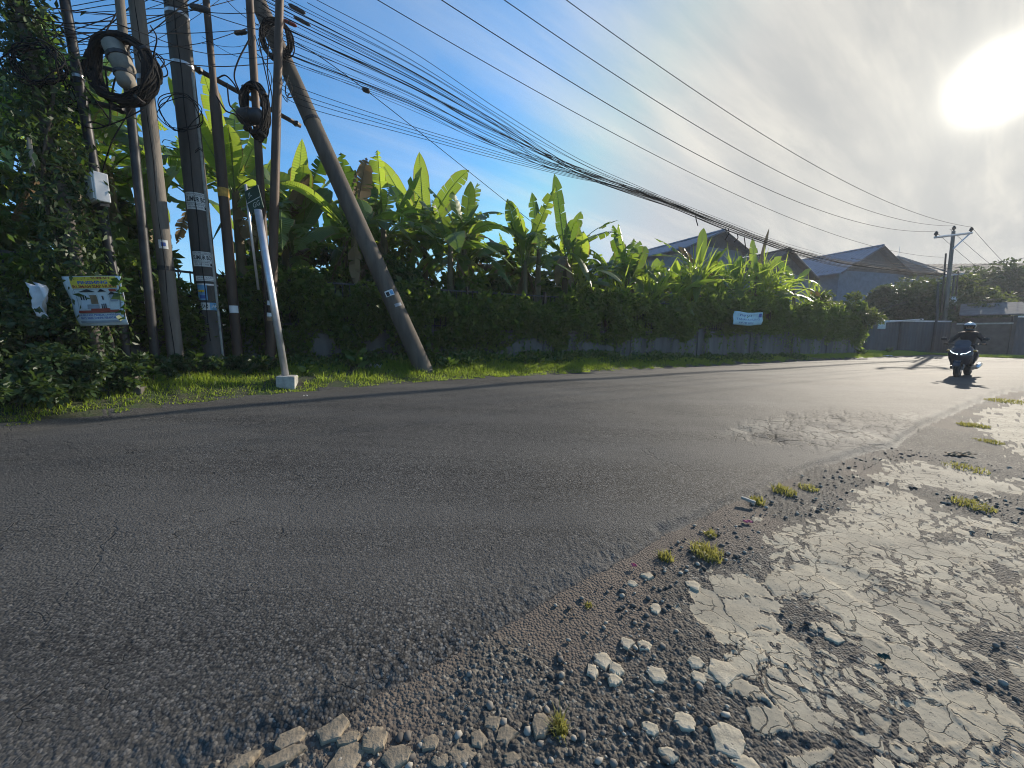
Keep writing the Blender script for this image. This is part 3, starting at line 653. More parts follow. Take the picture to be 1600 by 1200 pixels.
def banana_px(px_base, Yp, h_top_px, leafs, label, stem_px=None):
    """a plant whose leaves are given as tips in the photograph, each at its own distance from the stem"""
    Yp = max(Yp, onplane(px_base, 500, xy(0, 11.2), xy(10, 11.2)).y) if px_base > 640 else Yp; q = at(px_base, 500, Yp); x, y = q.x, q.y; org = Vector((x, y, gz(x, y) - .05)); e = empty('banana_plant', org, label=label, cat='banana plant')
    top = at(*h_top_px, Yp) - org; mb = MB(); pts = [Vector((0, 0, 0)), Vector((top.x * .3, 0, top.z * .4)), Vector((top.x * .7, 0, top.z * .75)), top]
    mb.tube(spline(pts, 5), np.interp(np.linspace(0, 1, 16), [0, .5, 1], [.15, .12, .06]).tolist(), 9); mb.build('pseudostem', M['stem'], e, smooth=True)
    for L in leafs:
        tx, ty, dY, arch, wd = L[:5]; dead = len(L) > 5 and L[5] == 'dead'; roll = L[6] if len(L) > 6 else 0.0
        P0 = org + top + Vector((0, 0, random.uniform(-.25, .1))); tip = at(tx, ty, Yp + dY); face = (tip - P0).normalized().z > .62
        leaf_obj(P0, tip, arch, wd, e, org, dead, roll + random.uniform(-.2, .2), random.choice((.15, .35, .6)) if face else random.choice((.5, .8, 1.0)), .3, Vector((random.uniform(-.3, .3), -1, .1)) if face else None)
    return e
banana_px(664, 13.4, (664, 372), [(592, 248, .5, .25, .62), (655, 237, .2, .1, .55), (733, 266, -.3, .55, .62), (640, 280, .9, .3, .4), (712, 316, .6, .5, .5), (560, 300, 1.0, .6, .6), (590, 380, -1.0, .9, .6), (745, 380, -.8, 1.0, .6), (690, 420, -1.5, 1.2, .55), (640, 430, -1.4, .9, .5), (676, 330, -1.2, .8, .6)], 'tall banana plant with three leaves raised highest, beyond the foot of the leaning pole')
banana_px(735, 12.8, (728, 400), [(752, 330, .4, .4, .45), (792, 400, -.3, .9, .55), (690, 340, .4, .5, .5), (800, 450, -1.2, 1.0, .5), (720, 480, -1.5, .9, .5), (770, 360, 1.0, .6, .5), (660, 430, -.9, .8, .5)], 'banana plant with drooping ragged leaves under the tall triple leaved one')
banana_px(838, 13.2, (842, 390), [(831, 300, .4, .1, .42), (806, 355, 1.0, .3, .4), (780, 420, -.3, .8, .5), (800, 400, .7, .7, .5), (860, 430, -1.3, .8, .5), (880, 372, .9, .6, .5)], 'slim banana plant holding one rolled upright leaf beside the split one')
banana_px(880, 13.0, (884, 400), [(866, 271, .3, .1, .5), (908, 330, .3, .35, .5), (966, 344, .5, .45, .42), (962, 362, -.4, .6, .55), (900, 345, -.4, .5, .45), (952, 420, .2, .9, .45), (842, 372, -.2, .5, .5), (935, 372, 1.0, .7, .5), (870, 450, -1.3, .9, .45, 'dead'), (925, 450, -1.2, .9, .5), (895, 460, -.6, .6, .4, 'dead')], 'banana plant with a tall leaf split across its blade and a clump of dry ones')
banana_px(455, 10.6, (458, 400), [(472, 216, .2, .05, .58), (440, 318, -.5, .1, .40), (400, 255, .9, .5, .55), (520, 300, .6, .7, .5), (505, 380, -.5, .9, .6), (420, 420, -.8, .8, .5), (350, 330, .5, .8, .5), (545, 400, .7, .8, .5), (480, 450, -1.2, .9, .55)], 'banana plant with one bright broad leaf standing upright next to the rusty pole pair')
banana_px(392, 10.4, (398, 330), [(396, 214, .2, .05, .48), (335, 300, .4, .6, .5), (460, 285, .6, .6, .5), (360, 250, .8, .3, .45), (430, 240, 1.0, .4, .45), (330, 380, -.6, .8, .5), (450, 390, -.7, .8, .5)], 'banana plant whose upright leaf rises under the hanging cable loop')
banana_px(530, 12.0, (540, 380), [(545, 262, .6, .5, .5), (500, 300, -.3, .5, .5), (600, 330, .6, .7, .5), (470, 380, -.6, .8, .5), (600, 420, -.7, .9, .55), (520, 440, -1.2, .8, .5), (572, 285, 1.0, .4, .4)], 'banana plant partly hidden by the middle of the leaning concrete pole')
banana_px(165, 9.6, (170, 320), [(122, 172, .4, .25, .5), (222, 275, .4, .5, .5), (100, 240, .4, .5, .5), (150, 228, .8, .2, .5), (230, 330, -.5, .7, .5), (90, 330, -.5, .7, .5), (190, 400, -.9, .8, .5)], 'banana plant with long slanting leaves around the pole that carries a white box')
banana_px(225, 9.8, (232, 330), [(222, 216, .2, .1, .42), (280, 260, .5, .4, .5), (190, 240, .6, .4, .45), (290, 330, -.4, .7, .5), (180, 340, -.5, .7, .5), (260, 400, -.9, .8, .5), (262, 305, .8, .6, .5)], 'banana plant with a pale upright leaf between two grey poles')
banana_px(60, 9.2, (62, 300), [(60, 130, .3, .2, .5), (5, 150, .4, .4, .55), (110, 110, .6, .4, .45), (-40, 260, .2, .6, .55), (120, 300, -.3, .7, .5), (20, 380, -.6, .8, .5), (90, 380, -.6, .8, .5), (40, 200, .8, .3, .5)], 'banana plant glowing pale green through the leafy pole at the far end of the cluster')
banana_px(-10, 9.0, (0, 320), [(20, 190, .3, .2, .5), (60, 290, .2, .6, .5), (-90, 250, .3, .5, .5), (30, 400, -.5, .8, .5), (-30, 180, .6, .2, .5)], 'banana plant at the frame edge beyond the leafy pole')
banana_px(1090, 17.0, (1092, 420), [(1100, 356, .3, .1, .55), (1022, 372, .4, .4, .45), (1130, 400, .6, .3, .4), (1040, 430, -.5, .7, .5), (1060, 385, .9, .3, .35, 'dead'), (1140, 450, -.6, .8, .5), (1015, 400, 1.0, .6, .45)], 'banana plant with a fresh pale leaf in front of the long blue roof')
banana_px(1175, 18.5, (1180, 440), [(1176, 372, .3, .1, .6), (1222, 400, .4, .2, .5), (1140, 420, .5, .5, .5), (1240, 430, .4, .6, .45), (1120, 450, -.6, .7, .5), (1202, 356, 1.2, .1, .28, 'dead'), (1250, 470, -.5, .8, .5), (1190, 410, .8, .3, .5)], 'banana plant with a blackened upright leaf below the sagging cable bundle')
banana_px(1245, 19.5, (1240, 450), [(1268, 420, .4, .3, .45), (1285, 450, -.4, .8, .6), (1210, 400, .4, .3, .45), (1290, 475, -.4, 1.0, .5, 'dead'), (1230, 415, .8, .2, .4), (1200, 460, -.7, .7, .5)], 'banana plant with arching leaves at the end of the row by the feathery bush')
banana_px(985, 15.5, (990, 430), [(960, 360, .5, .2, .5), (1010, 385, .5, .3, .5), (935, 430, -.4, .6, .5), (1030, 440, -.5, .6, .5), (975, 400, 1.0, .3, .5), (1000, 470, -1.0, .7, .5)], 'low yellow green banana plant in the dip before the blue roof')
def rand_specs(k, big):
    out_ = []; a0 = random.uniform(0, 360)
    for i in range(k):
        el = random.choice((75, 62, 50, 38, 25, 12)); ln = big * random.uniform(.75, 1.15)
        out_.append((a0 + i * 137.5, el, ln, random.uniform(.5, .74), random.uniform(.05, .25) if el > 55 else random.uniform(.3, .75), random.random() < .06))
    for i in range(2): out_.append((random.uniform(0, 360), random.uniform(-75, -45), big * random.uniform(.5, .8), .35, .1, True))
    return out_
GT = 'banana plants in the thicket behind the creeper fence'
fill = []
for k, s_ in enumerate(np.arange(-8, 22.5, .62)): fill.append((s_, 1.0 + .95 * (k % 4) + random.uniform(-.2, .3), np.interp(s_, [-8, 5, 7, 9, 12, 22], [3.9, 3.8, 3.1, 2.9, 2.9, 2.9]) * random.uniform(.8, 1.12)))
for s_, o_, h in fill:
    x, y = wp(s_ + random.uniform(-.3, .3), o_); banana(x, y, h, rand_specs(11, 2.3), 'lower banana plant hemmed in by its neighbours in the thicket behind the creeper fence', GT)
# tall reed-like grass clumps over the wall
def reed(px, py, Yp, n, hgt, label):
    q = onplane(px, py, xy(0, 11.0), xy(10, 11.0)); o = Vector((q.x, q.y, gz(q.x, q.y))); zb = max(1.0, q.z - o.z); V = []; Q = []
    for i in range(n):
        a = random.uniform(0, 6.28); el = random.uniform(.55, 1.45); L = hgt * 1.35 * random.uniform(.6, 1.1); w_ = random.uniform(.03, .05)
        b = Vector((random.uniform(-.35, .35), random.uniform(-.3, .3), random.uniform(zb - .9, zb))); d_ = Vector((math.cos(a) * math.cos(el), math.sin(a) * math.cos(el), math.sin(el))); sd = d_.cross(Vector((random.uniform(-.5, .5), -1, .3))).normalized(); k = len(V)
        for j in range(6):
            t = j / 5; p = b + d_ * L * t - Vector((0, 0, 1)) * L * .35 * t ** 2.5 * math.cos(el) * 2; ww = w_ * (1 - t) ** .6 * (.6 + t * (1 - t) * 2); V += [p - sd * ww, p + sd * ww]
        Q += [(k + 2 * j, k + 2 * j + 1, k + 2 * j + 3, k + 2 * j + 2) for j in range(5)]
    ob = fast_mesh('reed_clump', np.array([tuple(v) for v in V]), np.array(Q), M['grass'], label=label, cat='tall grass'); ob.location = o
for a in [(1150, 440, 17.0, 70, 1.7, 'tall reed grass clump between the two pale banana leaves above the wall'), (1120, 455, 16.2, 60, 1.5, 'reed grass clump below the fresh pale banana leaf'), (1215, 450, 18.5, 60, 1.6, 'reed grass clump behind the pale blue banner'), (1245, 500, 20.5, 60, 1.5, 'reed grass fan spilling over the creeper beside the banner'),
          (905, 450, 12.0, 40, 1.3, 'reed grass fan rising out of the creeper under the dry banana clump'), (1060, 470, 15.2, 40, 1.3, 'reed grass clump in the low stretch of creeper'), (1180, 470, 18.2, 50, 1.4, 'short reed grass clump right above the banner'), (1020, 455, 15.0, 60, 1.5, 'reed grass clump in front of the lower end of the long blue roof'), (965, 460, 13.6, 45, 1.3, 'reed grass clump beside the low yellow green banana plant'), (1085, 440, 16.6, 70, 1.8, 'tall reed grass clump just left of the fresh pale banana leaf'), (1270, 470, 20.5, 50, 1.5, 'reed grass clump against the smaller feathery bush'), (1195, 435, 19.0, 60, 1.7, 'tall reed grass clump under the blackened banana leaf')]: reed(*a)
# undergrowth between the stems
def shrub(name, c, rad, K, per, size, m, label, cat, trunk=.05, group=None):
    V, Q = clumps((0, 0, rad[2]), rad, K, per, size); x, y = c; o = (x, y, gz(x, y) - .05); e = empty(name, o, label=label, cat=cat, group=group)
    fast_mesh('crown', V, Q, m, e); mb = MB()
    for i in range(5):
        a = random.uniform(0, 6.28); mb.tube(spline([(0, 0, 0), (math.cos(a) * rad[0] * .2, math.sin(a) * rad[1] * .2, rad[2] * .7), (math.cos(a) * rad[0] * .6, math.sin(a) * rad[1] * .6, rad[2] * 1.4)], 4), [trunk * (1 - i_ / 10) for i_ in range(9)], 6)
    mb.build('stem', M['bark'], e, smooth=True); return e
i = 0
for s_ in np.arange(-9.5, 24, 1.55):
    x, y = wp(s_, .95 + .25 * (i % 3)); h = 1.4 if s_ < 6 else 1.3
    shrub('undergrowth_bush', (x, y), (1.1, .8, h + .3 * random.random()), 20, 130, .16, M['creeper' if i % 2 else 'weed'], 'leafy undergrowth bush between banana stems behind the creeper fence', 'bush', .03, 'undergrowth bushes behind the creeper fence'); i += 1
for k, s_ in enumerate(np.arange(-8, 21, 1.35)):
    x, y = wp(s_, 3.6 + .5 * (k % 2)); hh = np.interp(s_, [-8, 5, 8, 12, 21], [2.3, 2.15, 1.75, 1.65, 1.5]) * random.uniform(.85, 1.1)
    shrub('understorey_bush', (x, y), (1.2, .9, hh), 30, 110, .24, M['weed' if k % 2 else 'creeper'], 'tall leafy understorey bush closing the gaps behind the banana plants', 'bush', .05, 'understorey bushes behind the banana plants')
# big bush at the corner of the wall
q = onplane(1318, 540, xy(0, 10.7), xy(10, 10.7)); shrub('feathery_bush', (q.x - .3, q.y), (2.1, 1.3, 1.95), 60, 260, .16, M['bush'], 'feathery bush swelling over the end of the wall at the corner', 'bush', .06)
q = onplane(1272, 540, xy(0, 11.0), xy(10, 11.0)); shrub('feathery_bush', (q.x, q.y), (1.5, 1.0, 1.85), 36, 220, .15, M['bush'], 'smaller feathery bush rising from the creeper left of the corner bush', 'bush', .05)
# ------------------------------------------------------------------ dark bushes and weeds around the poles
for k, (px, py, w_, h_, lb) in enumerate([(20, 640, .7, .42, 'dark leafy mound at the frame edge below the leafy pole'), (75, 626, .6, .36, 'dark leafy mound under the torn pale plastic'), (128, 618, .5, .3, 'dark leafy mound below the house poster'), (-40, 615, .9, .75, 'tall dark leafy mound beyond the frame edge one'), (185, 606, .45, .26, 'low leafy mound under the right half of the house poster'),
                                        (30, 605, .8, .7, 'tall dark leafy mound behind the torn pale plastic'), (235, 596, .4, .22, 'low weedy mound at the foot of the two slim poles'), (305, 590, .4, .24, 'low weedy mound between the grey pole and the stickered pole'), (390, 584, .4, .22, 'low weedy mound by the white post')]):
    p = gp(px, py); shrub('weed_mound', (p.x, p.y), (w_, w_ * .8, h_), 26, 150, .075, M['vine'], lb, 'bush', .012)  # mounds take the vine leaf, whose colour already holds their shade
def weed(px, py, hgt, n, label, size=.16):
    p = gp(px, py); V = []; Q = []; e = empty('broadleaf_weed', p, label=label, cat='weed'); mb = MB()
    for i in range(n):
        a = 2.4 * i; t = .3 + .7 * i / n; b = np.array([[random.uniform(-.05, .05), random.uniform(-.05, .05), hgt * t * .8]]); d_ = np.array([[math.cos(a), math.sin(a), .55]])
        v, q = leaves(b, size, d_ * 3, .3, .42, 0); Q.append(q + 4 * i); V.append(v)
    fast_mesh('leaves', np.concatenate(V), np.concatenate(Q), M['weed'], e); mb.tube([(0, 0, -.02), (.02, 0, hgt * .5), (0, .02, hgt * .85)], [.012, .009, .004], 6); mb.build('stem', M['bark'], e)
for a in [(557, 583, .55, 26, 'bushy broadleaf weed standing in front of the wall between white post and leaning pole', .24), (225, 596, .42, 16, 'broadleaf weed at the foot of the slim dark pole', .2), (240, 604, .3, 12, 'small broadleaf weed near the grey concrete stub', .2), (308, 590, .5, 16, 'upright broadleaf weed between the two thickest upright poles', .18), (92, 628, .3, 12, 'small broadleaf weed on the grass below the house poster', .17),
          (700, 580, .35, 20, 'broadleaf weed clump right of the leaning pole foot', .2), (735, 577, .3, 18, 'low broadleaf weed along the shaded wall foot', .18), (680, 575, .5, 22, 'taller broadleaf weed touching the leaning pole foot', .2), (840, 572, .4, 24, 'broadleaf weed heap over pale debris by the wall', .2), (820, 574, .35, 18, 'broadleaf weed left of the debris heap by the wall', .2), (480, 590, .22, 14, 'young broadleaf weed behind the white post footing', .16), (1390, 553, .4, 26, 'rounded weed mound on the sunny verge past the corner', .3), (1345, 556, .35, 24, 'lit weed mound below the corner bush', .3)]: weed(*a)
# low mixed ground cover along the wall foot
s_ = rng.uniform(-8, 22, 22000); off = -.12 - 1.1 * rng.random(22000) ** 1.6; k_ = fbm(s_ * .9, off * 2, 3, 71) > .44; s_, off = s_[k_], off[k_]; x, y = wp(s_, off); z = G(x, y) + (.06 + .34 * fbm(s_ * 1.3, off * 1.5, 3, 72)) * rng.random(len(x))
V, Q = leaves(np.stack([x, y, z], -1), .10, np.tile([[0, 0, .6]], (len(x), 1)), .8, .6, .1); fast_mesh('ground_cover', V, Q, M['weed'], kind='stuff', label='low weeds in the shade along the wall foot', cat='ground cover')
# ------------------------------------------------------------------ grass
def blades(x, y, h, w_, m, name, lean=.5, **kw):
    N = len(x); z = G(x, y) + .0; a = rng.random(N) * 6.28; dx, dy = np.cos(a), np.sin(a); le = lean * rng.random(N); fa = rng.random(N) * 6.28; wx_, wy_ = np.cos(fa) * w_, np.sin(fa) * w_
    b = np.stack([x, y, z - .01], -1); s2 = np.stack([wx_, wy_, 0 * x], -1); d1 = np.stack([dx * le * h * .35, dy * le * h * .35, h * .6], -1); d2 = np.stack([dx * le * h * 1.1, dy * le * h * 1.1, h * (1 - .35 * le)], -1)
    V = np.stack([b - s2, b + s2, b + d1 + s2 * .75, b + d1 - s2 * .75, b + d2 + s2 * .1, b + d2 - s2 * .1], 1).reshape(-1, 3); k = (np.arange(N) * 6)[:, None]
    Q = np.concatenate([k + [0, 1, 2, 3], k + [3, 2, 4, 5]], 0); return fast_mesh(name, V, Q, m, **kw)
N = 330000; s_ = -9 + 45 * rng.random(N) ** 1.6; n0 = nedge(s_); n_ = n0 - .25 + 3.2 * rng.random(N) ** 1.5; x, y = xy(s_, n_)
keep = ~inpoly(x + .05 * (fbm(x * 5, y * 5, 2, 1) - .5), y, road_poly) & (seg_dist(x, y, far_ed) < 3.0)
dd = seg_dist(x, y, far_ed); patchy = fbm(x * 1.8, y * 1.8, 3, 2); keep &= (patchy > .24 + .20 * smooth01((dd - .9) / .8)) & ((dd > .12) | (fbm(x * 6, y * 6, 2, 9) > .5))
x, y, dd = x[keep], y[keep], dd[keep]; hh = (.05 + .13 * smooth01(dd / .5)) * (.5 + .8 * fbm(x * 2.2, y * 2.2, 3, 12)) * (.6 + .7 * rng.random(len(x)))
blades(x, y, hh, .0045 + .003 * rng.random(len(x))[:, None][:, 0], M['grass'], 'grass', .8, kind='stuff', label='short lush grass on the far verge', cat='grass')
# beyond the road's bend and on the near right edge
px = rng.uniform(1400, 1640, 500); N = 30000
A_ = plan([(1400, 556), (1450, 554), (1500, 557), (1600, 560), (1700, 563)]); t = rng.random(N) * (len(A_) - 1); i0 = t.astype(int); f = t - i0; A_ = np.array(A_)
bx = A_[i0] * (1 - f[:, None]) + A_[np.minimum(i0 + 1, len(A_) - 1)] * f[:, None]; off = rng.random(N) ** 1.3 * 3.0; x = bx[:, 0] + off * .3; y = bx[:, 1] + off
kk = fbm(x * .6, y * .6, 3, 6) > .42; blades(x[kk], y[kk], .05 + .10 * rng.random(kk.sum()), .009, M['grass'], 'grass', .8, kind='stuff', label='sparse sunlit grass round the outer bend', cat='grass')
def tuft(px, py, wpx, n, hgt, label, dry=True):
    p = gp(px, py); k = (p - CAM).length / F * wpx / 2; N = n; r = rng.random(N) ** .5; a = rng.random(N) * 6.28; x = p.x + np.cos(a) * r * k; y = p.y + np.sin(a) * r * k * 1.2
    o = blades(x * .5 + p.x * .5, y * .5 + p.y * .5, hgt * (.6 + .7 * rng.random(N)) * (1.1 - .4 * r), .0022 + .001 * (p - CAM).length / 3 + 0 * x, M['drygrass' if dry else 'grass'], 'grass_tuft', 1.1, label=label, cat='grass tuft', group='grass tufts on the broken edge')
for a in [(1040, 872, 36, 120, .06, 'small yellow tuft at the asphalt lip, nearest of the three together'), (1105, 864, 74, 260, .07, 'wide yellow green tuft in the middle of the three by the lip'), (1110, 836, 30, 90, .05, 'small green tuft touching the asphalt lip above the wide one'), (1185, 784, 36, 130, .06, 'green tuft beside the pale litter strip'), (1225, 768, 50, 170, .07, 'green tuft farther along the asphalt lip past the litter strip'), (1262, 762, 40, 90, .05, 'thin dry tuft at the far end of the asphalt lip'),
          (1520, 790, 56, 220, .06, 'lone green tuft on the dark ground beyond the slab'), (875, 1140, 40, 110, .06, 'dry upright tuft by the egg-shaped stone'), (920, 946, 20, 40, .03, 'tiny dry tuft on the brown dirt strip'), (1520, 665, 40, 260, .055, 'green tuft along the near edge of the far pale slab'), (1545, 690, 36, 200, .045, 'low tuft between far slab and dark gravel'), (1580, 628, 60, 320, .07, 'long tuft at the road edge by the far slab'), (1510, 732, 60, 160, .06, 'thin mossy tuft on the small plates')]: tuft(*a)
# ------------------------------------------------------------------ poles of the cluster
def axis_pole(base_px, thru_px, H, name, wpx, wpx_top, label, m, cat='utility pole', n=16, top_m=None, top_from=None, dy=0.0, step=None, thru_y=None):
    """a pole from the ground point under base_px, leaning so that it passes behind thru_px (dy: lean away from the viewer per metre)"""
    B = gp(*base_px); q = at(thru_px[0], thru_px[1], B.y + dy); d_ = (q - B).normalized(); o = empty(name, B, label=label, cat=cat)
    k = B.y / F / math.sqrt(1 + (B.x / B.y) ** 2) * 1.0
    r0, r1 = wpx * k / 2 * 1.12, wpx_top * k / 2 * 1.12
    L = H / d_.z; mb = MB(); lo = -.4; prof = []
    zs = np.linspace(lo, L, 28); brk = top_from if top_from else L + 1
    def rad(z):
        r = r0 + (r1 - r0) * max(0, z) / L
        return r * (.62 if step and z > step else 1)
    low = [z for z in zs if z <= brk]; mb.tube([d_ * z for z in low], [rad(z) for z in low], n)
    mb.build('shaft', m, o, smooth=True)
    if top_m:
        hi = [low[-1] - .02] + [z for z in zs if z > brk]; mb = MB(); mb.tube([d_ * z for z in hi], [rad(z) * .97 for z in hi], n); mb.build('upper_shaft', top_m, o, smooth=True)
    o_d[name + str(len(o_d))] = o
    return dict(o=o, B=B, d=d_, r=rad, L=L)
o_d = {}
def pole_at(P, px, py):
    """the point of a pole's axis seen nearest to the picture height py"""
    best = None
    for z in np.linspace(0, P['L'], 500):
        q = P['B'] + P['d'] * z; dd = q - CAM; f = dd.y * cp - dd.z * sp; v = 600 - F * (dd.y * sp + dd.z * cp) / f
        if best is None or abs(v - py) < best[0]: best = (abs(v - py), q, z)
    return best[1], best[2]
P1 = axis_pole((165, 600), (28, 0), 9.5, 'utility_pole', 19, 15, 'old pole wrapped in leafy vine, outermost of the cluster towards the frame edge', M['conc_dark'])
P2 = axis_pole((206, 594), (101, 0), 8.5, 'utility_pole', 15, 14, 'slim dark steel pole carrying the white meter box', M['steel_dark'])
P3 = axis_pole((246, 592), (187, 0), 8.0, 'utility_pole', 14, 13, 'slim pole with dark lower half and grey upper half inside the big cable coil', M['steel_dark'], top_m=M['conc_pole'], top_from=4.7)
P4 = axis_pole((278, 588), (213, 0), 9.0, 'utility_pole', 24, 19, 'mid grey concrete pole just right of the big cable coil', M['conc_pole'])
P5 = axis_pole((337, 580), (274, 0), 13.6, 'utility_pole', 33, 27, 'thickest concrete pole, plastered with well drilling stickers', M['conc_dark'])
P6 = axis_pole((374, 579), (322, 0), 8.2, 'utility_pole', 15, 15, 'rusty steel pole with a yellow painted ring and a thinner top length', M['rust'], step=5.3)
P7 = axis_pole((424, 577), (390, 0), 8.2, 'utility_pole', 12, 10, 'thin rusty pole carrying the narrow hanging cable loop', M['rust'])
P8 = axis_pole((422, 578), (437, 0), 8.4, 'utility_pole', 15, 10, 'rusty steel pole tilting against its neighbour, in front of the leaning concrete pole', M['rust'])
PL = axis_pole((664, 582), (402, 0), 8.0, 'leaning_pole', 25, 19, 'heavy concrete pole leaning far over out of the verge', M['conc_brown'], n=20)
def band(P, z, hgt, m, name='band', ex=.006):
    mb = MB(); mb.tube([P['d'] * (z - hgt / 2), P['d'] * (z + hgt / 2)], P['r'](z) + ex, 18); mb.build(name, m, P['o'])
def zpx(P, py): return pole_at(P, 0, py)[1]
band(P6, zpx(P6, 302), .16, M['yellow'], 'painted_ring', .003); band(P4, zpx(P4, 420), .07, M['steel_dark'], 'strap')
band(P5, zpx(P5, 447), .03, M['galv'], 'strap', .004); band(P5, zpx(P5, 24), .05, M['galv'], 'strap'); band(P5, zpx(P5, 105), .05, M['galv'], 'strap'); band(PL, zpx(PL, 190), .06, M['steel_dark'], 'strap', .01)
band(P4, zpx(P4, 125), .07, M['galv'], 'strap'); band(P2, zpx(P2, 120), .04, M['galv'], 'strap'); band(P8, zpx(P8, 128), .06, M['rust'], 'strap', .008); band(P8, zpx(P8, 455), .03, M['steel_dark'], 'strap')
# a conduit runs up the sunny side of the thick pole
mb = MB(); rr5 = P5['r']; cx_ = Vector((.93, -.1, 0))
mb.tube([P5['d'] * z + cx_ * (rr5(z) + .02) for z in np.linspace(.1, 5.4, 20)], .022, 7); mb.build('conduit', M['conc_pale'], P5['o'], smooth=True)
mb = MB(); mb.tube([P5['d'] * z + Vector((.45, -.85, 0)) * (rr5(z) + .008) + Vector((.01 * math.sin(z * 5), 0, 0)) for z in np.linspace(.6, 7.5, 50)], .008, 5); mb.build('down_cable', M['cable'], P5['o'], smooth=True)
mb = MB(); mb.tube([P4['d'] * z + Vector((.5, -.8, 0)) * (P4['r'](z) + .006) + Vector((.012 * math.sin(z * 4), 0, 0)) for z in np.linspace(.3, 8, 50)], .006, 5); mb.build('down_cable', M['cable'], P4['o'], smooth=True)
# twisted wire ends sticking out of the thick pole
for zz, sg in ((238, -1), (240, 1), (243, 1), (229, -1)):
    z = zpx(P5, zz); c = P5['d'] * z; mb = MB(); mb.tube(spline([c + Vector((sg * P5['r'](z) * .9, -.12, 0)), c + Vector((sg * .3, -.2, .02)), c + Vector((sg * .36, -.2, -.03))], 4), .006, 5); mb.build('wire_end', M['cable'], P5['o'])
# crossarm of the power pole, above the frame, carries the four overhead wires
mb = MB(); CAx = Vector((-.5, .866, 0)); ztop5 = P5['L'] - .3
mb.box(P5['d'] * ztop5, (1.9, .09, .1), Matrix.Rotation(math.radians(120), 3, 'Z')); mb.build('crossarm', M['galv'], P5['o'], bevel=.01)

# ---- writing helpers
def text_polys(txt, size, bold=0.0):
    cu = bpy.data.curves.new('t', 'FONT'); cu.body = txt; cu.size = size; cu.align_x = 'CENTER'; cu.align_y = 'CENTER'; cu.resolution_u = 2; cu.offset = bold
    ob = bpy.data.objects.new('t', cu); me = bpy.data.meshes.new_from_object(ob); V = [tuple(v.co) for v in me.vertices]; Q = [tuple(p.vertices) for p in me.polygons]
    bpy.data.objects.remove(ob); bpy.data.curves.remove(cu); bpy.data.meshes.remove(me)
    return V, Q
def text_wh(txt, w_, h_, bold=0.0):
    V, Q = text_polys(txt, 1.0, bold); xs = [v[0] for v in V]; ys = [v[1] for v in V]
    sx_, sy_ = w_ / (max(xs) - min(xs)), h_ / (max(ys) - min(ys)); cx_, cy_ = (max(xs) + min(xs)) / 2, (max(ys) + min(ys)) / 2
    return [((x - cx_) * sx_, (y - cy_) * sy_) for x, y, _ in V], Q
class Flat:
    """a printed sheet: shapes in sheet coordinates, laid in thin layers and mapped on by a function (u, v, height) -> point"""
    def __init__(s, fn): s.fn = fn; s.mb = MB(); s.mats = []; s.k = 0
    def mi(s, m):
        if m not in s.mats: s.mats.append(m)
        return s.mats.index(m)
    def poly(s, pts, m, lift=None):
        s.k += 1; lift = lift or .0012 + .00025 * s.k; s.mb.add([s.fn(u, v, lift) for u, v in pts], [tuple(range(len(pts)))], s.mi(m))
    def rect(s, u0, v0, u1, v1, m, n=8, thick=None):
        s.k += 1; l = thick if thick is not None else .0012 + .00025 * s.k; us = np.linspace(u0, u1, n + 1)
        V = [s.fn(u, v, l) for u in us for v in (v0, v1)]; s.mb.add(V, [(2 * i, 2 * i + 2, 2 * i + 3, 2 * i + 1) for i in range(n)], s.mi(m))
    def text(s, txt, u, v, w_, h_, m, bold=.0):
        s.k += 1; l = .0012 + .00025 * s.k; V, Q = text_wh(txt, w_, h_, bold); s.mb.add([s.fn(x + u, y + v, l) for x, y in V], Q, s.mi(m))
    def build(s, name, parent, **kw): return s.mb.build(name, s.mats, parent, **kw)
def on_pole(P, py, off=0.0):
    """sheet glued round a pole, centred at picture height py, facing the viewer"""
    z0 = zpx(P, py); r = P['r'](z0); d_ = P['d']; face = (CAM - (P['B'] + d_ * z0)); face -= d_ * face.dot(d_); face.normalize(); rt = d_.cross(face).normalized()
    def fn(u, v, l):
        a = u / r + off; return d_ * (z0 + v) + (face * math.cos(a) + rt * math.sin(a)) * (P['r'](z0 + v) + .003 + l)
    return fn
def sumur(P, py, w_, h_):
    f = Flat(on_pole(P, py)); f.rect(-w_ / 2, -h_ / 2, w_ / 2, h_ / 2, M['paper'], 14)
    f.rect(-w_ / 2, h_ * .30, w_ / 2, h_ * .32, M['ink'], 14); f.text('AHLI PENGEBORAN', 0, h_ * .40, w_ * .85, h_ * .10, M['ink'])
    f.text('SUMUR BOR', 0, h_ * .10, w_ * .92, h_ * .30, M['ink'], .03)
    f.rect(-w_ / 2, -h_ * .13, w_ / 2, -h_ * .115, M['ink'], 14)
    f.text('SERVICE POMPA AIR', 0, -h_ * .22, w_ * .85, h_ * .09, M['ink']); f.text('WA 0812 3600', -w_ * .1, -h_ * .36, w_ * .6, h_ * .10, M['ink']); f.rect(w_ * .26, -h_ * .44, w_ * .45, -h_ * .28, M['ink'], 5)
    f.build('sticker', P['o'])
kx = lambda P: P['B'].y / F
sumur(P5, 319, .38, .30); sumur(P5, 408, .36, .27)
f = Flat(on_pole(P5, 436)); f.rect(-.16, -.045, .16, .045, M['paper'], 10); f.text('JASA CUCI', 0, .012, .26, .035, M['ink']); f.rect(-.13, -.03, .13, -.02, M['ink_grey'], 8); f.build('sticker', P5['o'])
f = Flat(on_pole(P5, 460)); f.rect(-.15, -.13, .0, .15, M['ink_cyan'], 8); f.rect(-.14, .02, -.04, .06, M['ink_yellow'], 5); f.rect(-.12, -.1, -.02, -.04, M['ink_blue'], 5); f.build('sticker', P5['o'])
